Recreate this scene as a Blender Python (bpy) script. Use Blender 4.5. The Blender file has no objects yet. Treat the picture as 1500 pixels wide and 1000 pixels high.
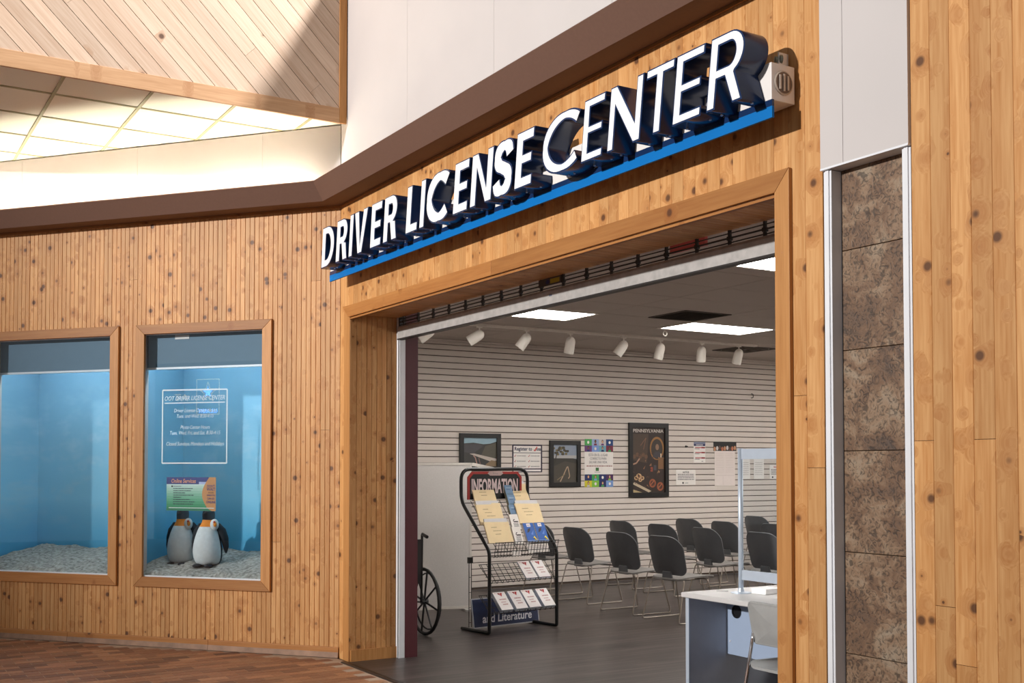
import bpy, math, random
from mathutils import Vector, Matrix
random.seed(7)
sc = bpy.context.scene
C = sc.collection
PI = math.pi

# ------------------------------------------------------------------ camera
YAW, PITCH = 0.54491, 0.030437
F0 = Vector((-math.cos(YAW), math.sin(YAW), 0)); R0 = Vector((math.sin(YAW), math.cos(YAW), 0)); U0 = Vector((0, 0, 1))
FW = F0*math.cos(PITCH) + U0*math.sin(PITCH); UP = U0*math.cos(PITCH) - F0*math.sin(PITCH)
cam = bpy.data.cameras.new('camera'); cam_ob = bpy.data.objects.new('camera', cam); C.objects.link(cam_ob)
cam_ob.matrix_world = Matrix(((R0.x, UP.x, -FW.x, 8.117), (R0.y, UP.y, -FW.y, -3.445), (R0.z, UP.z, -FW.z, 1.5), (0, 0, 0, 1)))
cam.sensor_width = 36; cam.lens = 36*1644.64/1500; cam.shift_y = (634.494-500)/1500
cam.clip_start = 0.05; cam.clip_end = 200
sc.camera = cam_ob

# ------------------------------------------------------------------ world, sun, big lamps, exposure
w = bpy.data.worlds.new('world'); sc.world = w; w.use_nodes = True
w.node_tree.nodes['Background'].inputs[0].default_value = (1.0, 0.985, 0.975, 1)
w.node_tree.nodes['Background'].inputs[1].default_value = 0.25
def lamp(name, kind, energy, loc, target, color, **kw):
    l = bpy.data.lights.new(name, kind); l.energy = energy; l.color = color
    for k, v in kw.items(): setattr(l, k, v)
    o = bpy.data.objects.new(name, l); C.objects.link(o); o.location = loc
    o.rotation_euler = (Vector(target)-Vector(loc)).to_track_quat('-Z', 'Y').to_euler(); return o
# low flood of daylight from the concourse entrance, and the beam of the roof skylight behind the front
lamp('entrance_flood', 'SPOT', 34000, (2.2, -26.0, 8.2), (1.9, 0, 4.1), (1, .965, .93), spot_size=math.radians(31), spot_blend=1.0, shadow_soft_size=.35)
lamp('skylight_beam', 'SPOT', 8000, (4.5, 3.2, 11.2), (-.08, -1.2, 5.0), (1, .98, .96), spot_size=math.radians(44), spot_blend=.3, shadow_soft_size=.5)
sc.view_settings.view_transform = 'Standard'; sc.view_settings.look = 'None'
sc.view_settings.gamma = 1; sc.view_settings.use_curve_mapping = False
sc.view_settings.exposure = 0.0

# ------------------------------------------------------------------ helpers
class MB:
    def __init__(s): s.v = []; s.f = []; s.m = []
    def add(s, vs, fs, mi=0):
        b = len(s.v); s.v += [tuple(p) for p in vs]; s.f += [tuple(b+i for i in f) for f in fs]; s.m += [mi]*len(fs); return s
    def box(s, a, b, mi=0, bev=0):
        x0, y0, z0 = a; x1, y1, z1 = b
        if x0 > x1: x0, x1 = x1, x0
        if y0 > y1: y0, y1 = y1, y0
        if z0 > z1: z0, z1 = z1, z0
        vs = [(x0,y0,z0),(x1,y0,z0),(x1,y1,z0),(x0,y1,z0),(x0,y0,z1),(x1,y0,z1),(x1,y1,z1),(x0,y1,z1)]
        return s.add(vs, [(3,2,1,0),(4,5,6,7),(0,1,5,4),(1,2,6,5),(2,3,7,6),(3,0,4,7)], mi)
    def prism(s, pts, vec, mi=0):
        """closed 3D polygon extruded by vec"""
        n = len(pts); vec = Vector(vec); P = [Vector(p) for p in pts]
        nn = Vector((0,0,0))
        for i in range(n): nn += P[i].cross(P[(i+1) % n])
        vs = P + [p+vec for p in P]
        a = list(range(n)); b = [i+n for i in range(n)]
        if nn.dot(vec) > 0: fs = [tuple(reversed(a)), tuple(b)] + [(i, (i+1) % n, n+(i+1) % n, n+i) for i in range(n)]
        else: fs = [tuple(a), tuple(reversed(b))] + [((i+1) % n, i, n+i, n+(i+1) % n) for i in range(n)]
        return s.add(vs, fs, mi)
    def tube(s, path, r, n=8, mi=0, closed=False, cap=True):
        P = [Vector(p) for p in path]; N = len(P); rings = []
        up = None
        for i in range(N):
            if closed: t = (P[(i+1) % N] - P[i-1]).normalized()
            else: t = (P[min(i+1, N-1)] - P[max(i-1, 0)]).normalized()
            if up is None:
                up = Vector((0,0,1)) if abs(t.z) < .9 else Vector((1,0,0))
            a = t.cross(up)
            if a.length < 1e-6: a = t.cross(Vector((0.3,1,0.2)))
            a.normalize(); b = a.cross(t).normalized(); up = b
            rr = r[i] if isinstance(r, (list, tuple)) else r
            rings.append([P[i] + a*(rr*math.cos(2*PI*k/n)) + b*(rr*math.sin(2*PI*k/n)) for k in range(n)])
        vs = [p for q in rings for p in q]; fs = []
        for i in range(N if closed else N-1):
            j = (i+1) % N
            for k in range(n):
                k2 = (k+1) % n; fs.append((i*n+k, i*n+k2, j*n+k2, j*n+k))
        if cap and not closed: fs += [tuple(range(n-1, -1, -1)), tuple((N-1)*n+k for k in range(n))]
        return s.add(vs, fs, mi)
    def lathe(s, prof, origin, axis, n=20, mi=0, sx=1, sy=1):
        """prof: list of (r, h) along axis"""
        ax = Vector(axis).normalized(); q = Vector((0,0,1)).rotation_difference(ax); o = Vector(origin)
        vs = []; fs = []
        for r, h in prof:
            for k in range(n):
                vs.append(o + q @ Vector((sx*r*math.cos(2*PI*k/n), sy*r*math.sin(2*PI*k/n), h)))
        for i in range(len(prof)-1):
            for k in range(n):
                k2 = (k+1) % n; fs.append((i*n+k, i*n+k2, (i+1)*n+k2, (i+1)*n+k))
        fs.append(tuple(range(n-1, -1, -1))); fs.append(tuple((len(prof)-1)*n+k for k in range(n)))
        return s.add(vs, fs, mi)
    def ball(s, c, r, n=12, m=8, mi=0):
        rx, ry, rz = r if isinstance(r, (list, tuple)) else (r, r, r)
        prof = [(max(1e-4, math.sin(PI*i/m)), -math.cos(PI*i/m)) for i in range(m+1)]
        vs = []; fs = []
        for pr, h in prof:
            for k in range(n): vs.append((c[0]+rx*pr*math.cos(2*PI*k/n), c[1]+ry*pr*math.sin(2*PI*k/n), c[2]+rz*h))
        for i in range(m):
            for k in range(n):
                k2 = (k+1) % n; fs.append((i*n+k, i*n+k2, (i+1)*n+k2, (i+1)*n+k))
        return s.add(vs, fs, mi)
    def xf(s, fn):
        s.v = [tuple(fn(Vector(p))) for p in s.v]; return s
    def mesh(s, name, mats, smooth=False):
        me = bpy.data.meshes.new(name); me.from_pydata(s.v, [], s.f)
        for m in (mats if isinstance(mats, (list, tuple)) else [mats]): me.materials.append(m)
        me.polygons.foreach_set('material_index', s.m)
        if smooth: me.polygons.foreach_set('use_smooth', [True]*len(s.f))
        me.update(); return me

def link(name, me, parent=None, loc=None, rot=None):
    o = bpy.data.objects.new(name, me); C.objects.link(o)
    if parent is not None: o.parent = parent
    if loc is not None: o.location = loc
    if rot is not None: o.rotation_euler = rot
    return o
def obj(name, mb, mats, parent=None, smooth=False, loc=None, rot=None, bevel=0, auto=None):
    o = link(name, mb.mesh(name, mats, smooth), parent, loc, rot)
    if auto is not None:
        try: o.data.shade_smooth(); o.data.set_sharp_from_angle(angle=math.radians(auto))
        except Exception: pass
    if bevel:
        b = o.modifiers.new('bevel', 'BEVEL'); b.width = bevel; b.segments = 2; b.limit_method = 'ANGLE'
    return o
def thing(name, label, cat, loc=(0,0,0), rotz=0, group=None):
    o = link(name, None, None, loc, (0,0,rotz)); o.empty_display_size = .1
    return tag(o, label, cat, group)
def tag(o, label, cat, group=None):
    o['label'] = label; o['category'] = cat
    if group: o['group'] = group
    return o
def struct(o, label=None):
    o['kind'] = 'structure'
    if label: o['label'] = label
    return o
def empty_struct(name, loc=(0,0,0), rotz=0, label=None):
    return struct(link(name, None, None, loc, (0,0,rotz)), label)

# ------------------------------------------------------------------ materials
def srgb(r, g, b):
    f = lambda c: (c/12.92 if c <= .04045 else ((c+.055)/1.055)**2.4)
    return (f(r/255), f(g/255), f(b/255), 1)
def nmat(name):
    m = bpy.data.materials.new(name); m.use_nodes = True
    nt = m.node_tree; b = nt.nodes['Principled BSDF']
    return m, nt, b
def N(nt, t, **kw):
    n = nt.nodes.new(t)
    for k, v in kw.items(): setattr(n, k, v)
    return n
def ramp(nt, fac, stops):
    r = N(nt, 'ShaderNodeValToRGB'); cr = r.color_ramp
    while len(cr.elements) < len(stops): cr.elements.new(.5)
    for e, (p, c) in zip(cr.elements, stops): e.position = p; e.color = c
    nt.links.new(fac, r.inputs[0]); return r.outputs[0]
def mixc(nt, fac, a, b, mode='MIX'):
    n = N(nt, 'ShaderNodeMix', data_type='RGBA', blend_type=mode)
    for s, v in ((n.inputs[0], fac), (n.inputs[6], a), (n.inputs[7], b)):
        if hasattr(v, 'links') or isinstance(v, bpy.types.NodeSocket): nt.links.new(v, s)
        else: s.default_value = v
    return n.outputs[2]
def math_n(nt, op, a, b=None, c=None):
    n = N(nt, 'ShaderNodeMath', operation=op)
    for s, v in zip(n.inputs, (a, b, c)):
        if v is None: continue
        if isinstance(v, bpy.types.NodeSocket): nt.links.new(v, s)
        else: s.default_value = v
    return n.outputs[0]
_cache = {}
def plain(name, col, rough=.5, metal=0, var=.06, scale=14, spec=.5, bump=0, emit=0):
    if name in _cache: return _cache[name]
    m, nt, b = nmat(name)
    tc = N(nt, 'ShaderNodeTexCoord'); no = N(nt, 'ShaderNodeTexNoise'); no.inputs['Scale'].default_value = scale; no.inputs['Detail'].default_value = 3
    nt.links.new(tc.outputs['Object'], no.inputs['Vector'])
    c0 = tuple(c*(1-var) for c in col[:3])+(1,); c1 = tuple(min(1, c*(1+var)) for c in col[:3])+(1,)
    out = ramp(nt, no.outputs[0], [(.3, c0), (.7, c1)])
    nt.links.new(out, b.inputs['Base Color'])
    b.inputs['Roughness'].default_value = rough; b.inputs['Metallic'].default_value = metal; b.inputs['Specular IOR Level'].default_value = spec
    if bump:
        bp = N(nt, 'ShaderNodeBump'); bp.inputs['Strength'].default_value = bump; bp.inputs['Distance'].default_value = .003
        n2 = N(nt, 'ShaderNodeTexNoise'); n2.inputs['Scale'].default_value = scale*12; nt.links.new(tc.outputs['Object'], n2.inputs['Vector'])
        nt.links.new(n2.outputs[0], bp.inputs['Height']); nt.links.new(bp.outputs[0], b.inputs['Normal'])
    if emit:
        nt.links.new(out, b.inputs['Emission Color']); b.inputs['Emission Strength'].default_value = emit
    _cache[name] = m; return m
def pine(name, light, dark, knots=.30, axis='Z', rough=.5):
    """knotty pine; grain runs along the object's axis; every board differs through its random value"""
    m, nt, b = nmat(name)
    tc = N(nt, 'ShaderNodeTexCoord'); oi = N(nt, 'ShaderNodeObjectInfo')
    off = N(nt, 'ShaderNodeVectorMath', operation='SCALE'); off.inputs[0].default_value = (17.3, 29.1, 41.7); nt.links.new(oi.outputs['Random'], off.inputs['Scale'])
    ad = N(nt, 'ShaderNodeVectorMath', operation='ADD'); nt.links.new(tc.outputs['Object'], ad.inputs[0]); nt.links.new(off.outputs[0], ad.inputs[1])
    L = {'Z': (1,1,.05), 'X': (.05,1,1), 'Y': (1,.05,1)}[axis]
    mp = N(nt, 'ShaderNodeVectorMath', operation='MULTIPLY'); mp.inputs[1].default_value = L; nt.links.new(ad.outputs[0], mp.inputs[0])
    # knots
    flat = {'Z': (1,0,1), 'X': (1,0,1), 'Y': (1,1,0)}[axis]
    km = N(nt, 'ShaderNodeVectorMath', operation='MULTIPLY'); km.inputs[1].default_value = tuple(11.0*f for f in flat); nt.links.new(ad.outputs[0], km.inputs[0])
    vo = N(nt, 'ShaderNodeTexVoronoi'); vo.inputs['Scale'].default_value = 1; nt.links.new(km.outputs[0], vo.inputs['Vector'])
    sepc = N(nt, 'ShaderNodeSeparateColor'); nt.links.new(vo.outputs['Color'], sepc.inputs[0])
    has = math_n(nt, 'LESS_THAN', sepc.outputs[0], knots)
    # radius depends on the cell
    rad = math_n(nt, 'MULTIPLY_ADD', sepc.outputs[1], .19, .08)
    rel = math_n(nt, 'DIVIDE', vo.outputs['Distance'], rad)
    core = ramp(nt, rel, [(.55, (1,1,1,1)), (1.0, (0,0,0,1))])
    rel2 = math_n(nt, 'DIVIDE', rel, 3.2)
    halo = ramp(nt, rel2, [(.25, (1,1,1,1)), (1.0, (0,0,0,1))])
    core = math_n(nt, 'MULTIPLY', core, has); halo = math_n(nt, 'MULTIPLY', halo, has)
    # grain, bent around knots
    bend = N(nt, 'ShaderNodeVectorMath', operation='SCALE'); bend.inputs[0].default_value = (.05, .05, .05); nt.links.new(halo, bend.inputs['Scale'])
    ad2 = N(nt, 'ShaderNodeVectorMath', operation='ADD'); nt.links.new(mp.outputs[0], ad2.inputs[0]); nt.links.new(bend.outputs[0], ad2.inputs[1])
    g = N(nt, 'ShaderNodeTexNoise'); g.inputs['Scale'].default_value = 85; g.inputs['Detail'].default_value = 4; nt.links.new(ad2.outputs[0], g.inputs['Vector'])
    g2 = N(nt, 'ShaderNodeTexNoise'); g2.inputs['Scale'].default_value = 16; g2.inputs['Detail'].default_value = 2; nt.links.new(ad2.outputs[0], g2.inputs['Vector'])
    f = math_n(nt, 'ADD', math_n(nt, 'MULTIPLY', g.outputs[0], .55), math_n(nt, 'MULTIPLY', g2.outputs[0], .45))
    col = ramp(nt, f, [(.32, dark), (.62, light)])
    # board to board tone
    hs = N(nt, 'ShaderNodeHueSaturation'); nt.links.new(col, hs.inputs['Color'])
    nt.links.new(math_n(nt, 'MULTIPLY_ADD', oi.outputs['Random'], .26, .87), hs.inputs['Value'])
    col = hs.outputs[0]
    col = mixc(nt, math_n(nt, 'MULTIPLY', halo, .6), col, (light[0]*.62, light[1]*.45, light[2]*.32, 1))
    col = mixc(nt, math_n(nt, 'MULTIPLY', core, .85), col, (.07, .025, .012, 1))
    nt.links.new(col, b.inputs['Base Color'])
    b.inputs['Roughness'].default_value = rough; b.inputs['Specular IOR Level'].default_value = .3
    bp = N(nt, 'ShaderNodeBump'); bp.inputs['Strength'].default_value = .12; bp.inputs['Distance'].default_value = .002
    nt.links.new(g.outputs[0], bp.inputs['Height']); nt.links.new(bp.outputs[0], b.inputs['Normal'])
    return m
PINE_L, PINE_D = (.635, .345, .138, 1), (.465, .198, .055, 1)
M_PINE = pine('knotty_pine', PINE_L, PINE_D, .74)
M_PINE_Y = pine('knotty_pine_soffit', PINE_L, PINE_D, .25, 'Y')
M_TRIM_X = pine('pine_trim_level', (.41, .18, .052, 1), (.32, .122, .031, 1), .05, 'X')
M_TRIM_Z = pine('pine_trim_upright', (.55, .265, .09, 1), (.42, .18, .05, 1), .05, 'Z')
M_CLAD = pine('cladding_wood', (.66, .50, .38, 1), (.54, .37, .26, 1), .05, 'X', .5)
M_WHITE = plain('white_panel', srgb(197, 191, 189), .55, var=.015, scale=3)
M_FASC = plain('brown_fascia', srgb(108, 78, 64), .7, var=.04, scale=60)
M_STRIPMETAL = plain('white_strip_metal', srgb(226, 228, 232), .35, var=.03, scale=8)
M_BLACK = plain('black_paint', srgb(20, 19, 20), .35, var=.1)
M_BLACKTUBE = plain('black_tube', srgb(16, 16, 17), .28, var=.1)
M_GALV = plain('galvanized_steel', srgb(176, 173, 170), .5, .25, var=.12, scale=22)
M_DARKROD = plain('grille_rod', srgb(58, 54, 52), .45, .5)
M_MAROON = plain('maroon_paint', srgb(82, 30, 38), .5)
M_INWALL = plain('interior_wall_paint', srgb(196, 188, 180), .7, var=.03, scale=4)
M_SLAT = plain('slatwall_laminate', srgb(214, 203, 194), .5, var=.025, scale=2.5)
M_GROOVE = plain('slatwall_groove', srgb(92, 78, 68), .8)
M_TILE = plain('ceiling_tile', srgb(190, 178, 168), .9, var=.07, scale=260, bump=.25)
M_GRID = plain('ceiling_grid', srgb(176, 164, 154), .6)
M_MTILE = plain('mall_ceiling_tile', srgb(246, 243, 230), .9, var=.06, scale=240)
M_MGRID = plain('mall_ceiling_grid', srgb(160, 156, 120), .6)
M_VENT = plain('dark_vent', srgb(84, 74, 64), .7)
M_WMETAL = plain('white_lamp_metal', srgb(228, 220, 210), .4, var=.02)
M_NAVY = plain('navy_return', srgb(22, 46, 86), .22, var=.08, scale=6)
M_FACE = plain('white_letter_face', srgb(246, 248, 250), .3, var=.01)
M_BLUE = plain('blue_strip', srgb(0, 108, 182), .6, var=.03, scale=5, spec=.15)
M_RACE = plain('white_raceway', srgb(232, 226, 222), .4, var=.02)
M_CHAIR = plain('charcoal_shell', srgb(86, 87, 89), .45, var=.05, bump=.1)
M_SEAT = plain('grey_seat', srgb(122, 118, 114), .5, var=.05)
M_ROD = plain('satin_rod', srgb(168, 158, 148), .3, .85, var=.05)
M_CHROME = plain('chrome', srgb(225, 225, 228), .12, 1, var=.02)
M_DESK = plain('desk_laminate', srgb(196, 194, 193), .4, var=.02)
M_DESKPANEL = plain('desk_grey_panel', srgb(150, 166, 190), .5, var=.02)
M_DESKSIDE = plain('desk_dark_panel', srgb(182, 186, 197), .55, var=.03)
M_ALU = plain('aluminium', srgb(190, 202, 216), .35, .35, var=.03)
M_PARTITION = plain('partition_fabric', srgb(196, 191, 187), .85, var=.04, scale=90, bump=.2)
M_PAPER = plain('paper', srgb(236, 230, 224), .7, var=.02)
M_MANILA = plain('manila', srgb(236, 212, 166), .65, var=.04, scale=9)
M_INK = plain('ink', srgb(40, 38, 42), .6)
M_GREYINK = plain('grey_ink', srgb(150, 144, 142), .6)
M_REDINK = plain('red_ink', srgb(176, 40, 44), .5)
def ink(r, g, b, rough=.5): return plain('print_%d_%d_%d' % (r, g, b), srgb(r, g, b), rough, var=.03)
M_PANEL = plain('light_diffuser', (1, .97, .93, 1), .5, var=0, emit=24.0)
M_TUBE = plain('warm_tube', (1, .95, .76, 1), .5, var=0, emit=135.0)
def glass(name, tint=(1,1,1,1), r0=.04):
    """thin clear sheet: mirror share by Schlick's rule, the same from both sides"""
    m = bpy.data.materials.new(name); m.use_nodes = True; nt = m.node_tree; nt.nodes.clear()
    o = N(nt, 'ShaderNodeOutputMaterial'); mx = N(nt, 'ShaderNodeMixShader'); t = N(nt, 'ShaderNodeBsdfTransparent'); gl = N(nt, 'ShaderNodeBsdfGlossy'); lw = N(nt, 'ShaderNodeLayerWeight')
    lw.inputs[0].default_value = .5
    t.inputs[0].default_value = tint; gl.inputs['Roughness'].default_value = 0.0
    f = math_n(nt, 'MULTIPLY_ADD', math_n(nt, 'POWER', lw.outputs['Facing'], 5.0), 1-r0, r0)
    nt.links.new(f, mx.inputs[0]); nt.links.new(t.outputs[0], mx.inputs[1]); nt.links.new(gl.outputs[0], mx.inputs[2]); nt.links.new(mx.outputs[0], o.inputs[0])
    return m
M_GLASS = glass('window_glass', (.95, .98, 1, 1), .06)
M_ACRYL = glass('acrylic', (.94, .965, .98, 1), .04)
def stone():
    m, nt, b = nmat('slate_tile'); tc = N(nt, 'ShaderNodeTexCoord'); oi = N(nt, 'ShaderNodeObjectInfo')
    off = N(nt, 'ShaderNodeVectorMath', operation='SCALE'); off.inputs[0].default_value = (7, 13, 23); nt.links.new(oi.outputs['Random'], off.inputs['Scale'])
    ad = N(nt, 'ShaderNodeVectorMath', operation='ADD'); nt.links.new(tc.outputs['Object'], ad.inputs[0]); nt.links.new(off.outputs[0], ad.inputs[1])
    a = N(nt, 'ShaderNodeTexNoise'); a.inputs['Scale'].default_value = 5.5; a.inputs['Detail'].default_value = 8; a.inputs['Roughness'].default_value = .65; a.inputs['Distortion'].default_value = .8; nt.links.new(ad.outputs[0], a.inputs['Vector'])
    c = N(nt, 'ShaderNodeTexNoise'); c.inputs['Scale'].default_value = 38; c.inputs['Detail'].default_value = 6; c.inputs['Distortion'].default_value = 2; nt.links.new(ad.outputs[0], c.inputs['Vector'])
    base = ramp(nt, a.outputs[0], [(.3, srgb(84, 66, 54)), (.45, srgb(112, 84, 62)), (.55, srgb(138, 112, 88)), (.68, srgb(150, 134, 114))])
    f = ramp(nt, c.outputs[0], [(.36, (.35,.35,.35,1)), (.52, (1,1,1,1))])
    nt.links.new(mixc(nt, 1.0, base, f, 'MULTIPLY'), b.inputs['Base Color']); b.inputs['Roughness'].default_value = .55
    bp = N(nt, 'ShaderNodeBump'); bp.inputs['Strength'].default_value = .5; bp.inputs['Distance'].default_value = .004; nt.links.new(c.outputs[0], bp.inputs['Height']); nt.links.new(bp.outputs[0], b.inputs['Normal'])
    return m
M_STONE = stone()
def brick_mat():
    m, nt, b = nmat('brick_paver'); tc = N(nt, 'ShaderNodeTexCoord'); oi = N(nt, 'ShaderNodeObjectInfo'); ge = N(nt, 'ShaderNodeNewGeometry')
    col = ramp(nt, math_n(nt, 'FRACT', math_n(nt, 'MULTIPLY_ADD', oi.outputs['Random'], 7.31, ge.outputs['Random Per Island'])), [(0, srgb(108, 70, 50)), (.3, srgb(140, 92, 64)), (.7, srgb(158, 108, 76)), (1, srgb(172, 124, 90))])
    col2 = ramp(nt, oi.outputs['Random'], [(0, (.72,.72,.72,1)), (.5, (1,1,1,1)), (1, (1.12,1.12,1.12,1))])
    no = N(nt, 'ShaderNodeTexNoise'); no.inputs['Scale'].default_value = 40; no.inputs['Detail'].default_value = 5; nt.links.new(tc.outputs['Object'], no.inputs['Vector'])
    d = ramp(nt, no.outputs[0], [(.3, (.78,.78,.78,1)), (.7, (1.1,1.1,1.1,1))])
    nt.links.new(mixc(nt, 1.0, mixc(nt, 1.0, col, col2, 'MULTIPLY'), d, 'MULTIPLY'), b.inputs['Base Color']); b.inputs['Roughness'].default_value = .5
    return m
M_BRICK = brick_mat()
M_GROUT = plain('grout', srgb(172, 150, 130), .8)
def vinyl():
    m, nt, b = nmat('dark_wood_vinyl'); tc = N(nt, 'ShaderNodeTexCoord')
    mp = N(nt, 'ShaderNodeVectorMath', operation='MULTIPLY'); mp.inputs[1].default_value = (22, 1.1, 1); nt.links.new(tc.outputs['Object'], mp.inputs[0])
    n1 = N(nt, 'ShaderNodeTexNoise'); n1.inputs['Scale'].default_value = 1; n1.inputs['Detail'].default_value = 6; n1.inputs['Roughness'].default_value = .65; nt.links.new(mp.outputs[0], n1.inputs['Vector'])
    rt = N(nt, 'ShaderNodeVectorRotate', rotation_type='Z_AXIS'); rt.inputs['Angle'].default_value = PI/2; nt.links.new(tc.outputs['Object'], rt.inputs['Vector'])
    br = N(nt, 'ShaderNodeTexBrick'); br.inputs['Scale'].default_value = 1; br.inputs['Brick Width'].default_value = 1.2; br.inputs['Row Height'].default_value = .15; br.inputs['Mortar Size'].default_value = .0015
    br.inputs['Color1'].default_value = (.75,.75,.75,1); br.inputs['Color2'].default_value = (1.15,1.15,1.15,1); br.inputs['Mortar'].default_value = (.45,.45,.45,1); nt.links.new(rt.outputs[0], br.inputs['Vector'])
    col = ramp(nt, n1.outputs[0], [(.34, srgb(36, 29, 27)), (.5, srgb(60, 51, 48)), (.66, srgb(90, 79, 75))])
    nt.links.new(mixc(nt, .8, col, br.outputs[0], 'MULTIPLY'), b.inputs['Base Color'])
    b.inputs['Roughness'].default_value = .36; b.inputs['Specular IOR Level'].default_value = .45
    return m
M_VINYL = vinyl()

# ------------------------------------------------------------------ prints: flat coloured pieces and lettering on a (u,v) plane
_textcache = {}
def text_poly(s, bold=0.0, shear=0.0):
    k = (s, bold, shear)
    if k in _textcache: return _textcache[k]
    cu = bpy.data.curves.new('lettering', 'FONT'); cu.body = s; cu.offset = bold; cu.shear = shear; cu.resolution_u = 3
    ob = bpy.data.objects.new('lettering', cu); me = bpy.data.meshes.new_from_object(ob)
    vs = [(v.co.x, v.co.y) for v in me.vertices]; fs = [tuple(p.vertices) for p in me.polygons]
    bpy.data.objects.remove(ob); bpy.data.curves.remove(cu); bpy.data.meshes.remove(me)
    xs = [p[0] for p in vs] or [0]; r = (vs, fs, min(xs), max(xs)); _textcache[k] = r; return r
class Print:
    """collects flat print in plane coordinates: origin o, unit u (right), v (up), n (towards the reader)"""
    def __init__(s, o, u, v): s.o = Vector(o); s.u = Vector(u).normalized(); s.v = Vector(v).normalized(); s.n = s.u.cross(s.v); s.mb = MB(); s.mats = []; s.k = 0
    def mi(s, m):
        if m not in s.mats: s.mats.append(m)
        return s.mats.index(m)
    def pt(s, x, y, h=0): return s.o + s.u*x + s.v*y + s.n*h
    def poly(s, pts, m, h=None):
        s.k += 1; h = .0006 + .00007*s.k if h is None else h
        a = sum(pts[i][0]*pts[(i+1) % len(pts)][1]-pts[(i+1) % len(pts)][0]*pts[i][1] for i in range(len(pts)))
        if a < 0: pts = pts[::-1]
        s.mb.add([s.pt(x, y, h) for x, y in pts], [tuple(range(len(pts)))], s.mi(m)); return s
    def rect(s, x0, y0, x1, y1, m, h=None): return s.poly([(x0,y0),(x1,y0),(x1,y1),(x0,y1)], m, h)
    def disc(s, x, y, rx, ry, m, n=14, h=None): return s.poly([(x+rx*math.cos(2*PI*i/n), y+ry*math.sin(2*PI*i/n)) for i in range(n)], m, h)
    def line(s, pts, wd, m, h=None):
        s.k += 1; h = .0006 + .00007*s.k if h is None else h
        for a, b in zip(pts, pts[1:]):
            dx, dy = b[0]-a[0], b[1]-a[1]; L = math.hypot(dx, dy) or 1; nx, ny = -dy/L*wd/2, dx/L*wd/2
            s.mb.add([s.pt(a[0]-nx, a[1]-ny, h), s.pt(b[0]-nx, b[1]-ny, h), s.pt(b[0]+nx, b[1]+ny, h), s.pt(a[0]+nx, a[1]+ny, h)], [(0,1,2,3)], s.mi(m))
        return s
    def text(s, t, x, y, size, m, align='l', width=None, bold=0.0, shear=0.0, h=None):
        vs, fs, x0, x1 = text_poly(t, bold, shear); s.k += 1; h = .0006 + .00007*s.k if h is None else h
        kx = size if width is None else width/max(1e-6, x1-x0)
        ox = x - (x0*kx if align == 'l' else ((x0+x1)/2*kx if align == 'c' else x1*kx))
        s.mb.add([s.pt(ox+a*kx, y+b*size, h) for a, b in vs], fs, s.mi(m)); return s
    def scribble(s, x0, x1, y, hgt, m, rows=1, gap=0):
        """lines of small unreadable print"""
        s.k += 1; hh = .0006 + .00007*s.k
        for r in range(rows):
            x = x0; yy = y - r*gap
            while x < x1:
                wd = random.uniform(.012, .04)*(x1-x0)*2.2; s.rect(x, yy, min(x+wd, x1), yy+hgt, m, h=hh); s.k -= 1; x += wd + .02*(x1-x0)
        return s
    def done(s, name, parent): return obj(name, s.mb, s.mats, parent)

# ------------------------------------------------------------------ frames of reference
AN = math.radians(40)
dA = Vector((-math.cos(AN), -math.sin(AN), 0)); nA = Vector((math.sin(AN), -math.cos(AN), 0)); P0 = Vector((-.2, 0, 0))
ROT_A = math.atan2(-dA.y, -dA.x)        # local +x of wall A objects runs from left to right, i.e. against dA
def onA(s, z, o=0): return P0 + dA*s + nA*o + Vector((0,0,z))

_board_mesh = {}
def board_mesh(wd, ht, mat, groove=True, th=.016):
    k = (round(wd, 4), round(ht, 3), mat.name, groove)
    if k in _board_mesh: return _board_mesh[k]
    g, d = .0035, .005
    if groove: prof = [(0,d),(g,0),(wd/2-.003,0),(wd/2,d*.8),(wd/2+.003,0),(wd-g,0),(wd,d)]
    else: prof = [(0,.0025),(.0018,0),(wd-.0018,0),(wd,.0025)]
    pts = [(x, y, 0) for x, y in prof] + [(wd, th, 0), (0, th, 0)]
    mb = MB(); mb.prism(pts, (0,0,ht)); me = mb.mesh('plank', mat); _board_mesh[k] = me; return me
def boards(parent, x0, n, wd, z0, z1, mat=None, groove=True, split=.3, skip=()):
    """vertical boards in the parent's local frame: front face at y=0 facing -y, left to right"""
    for i in range(n):
        if i in skip: continue
        cuts = [z0, z1]
        if random.random() < split and z1-z0 > .5: cuts = [z0, round(random.uniform(z0+.25, z1-.25)/.1)*.1, z1]
        for a, b in zip(cuts, cuts[1:]):
            link('plank', board_mesh(wd, b-a-(.002 if b < z1 else 0), mat or M_PINE, groove), parent, (x0+i*wd, random.uniform(0, .0012), a))

# ================================================================== STRUCTURE
# ---- floors
fl = struct(obj('floor', MB().box((-3.9, -.02, -.1), (6, 10.5, 0)), M_VINYL), 'dark brown wood-look vinyl floor inside the office')
ground = struct(obj('floor_mall', MB().box((-14, -16, -.1), (14, -.02, -.0035)), plain('distant_pavers', srgb(112, 76, 54), .6, var=.15, scale=6)), 'orange-brown brick paver floor of the mall concourse')
obj('mortar_bed', MB().prism([(-3.6,-3.6,-.0034),(3.4,-3.6,-.0034),(3.4,-.02,-.0034),(-3.6,-.02,-.0034)], (0,0,.0025)), M_GROUT, ground)
thr = struct(obj('trim_threshold', MB().prism([(-.0,-.075,-.005),(0,-.06,.008),(0,-.03,.010),(0,-.01,.004),(0,-.01,-.005)], (4.62,0,0)), M_BLACK), 'black metal threshold strip at the shop opening')
bl, bw, gap = .203, .1015, .007
bm_one = MB().prism([(.0,.0,-.01),(bw-gap,0,-.01),(bw-gap,bl-gap,-.01),(0,bl-gap,-.01)], (0,0,.012)).mesh('brick', M_BRICK)
cand = []
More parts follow.
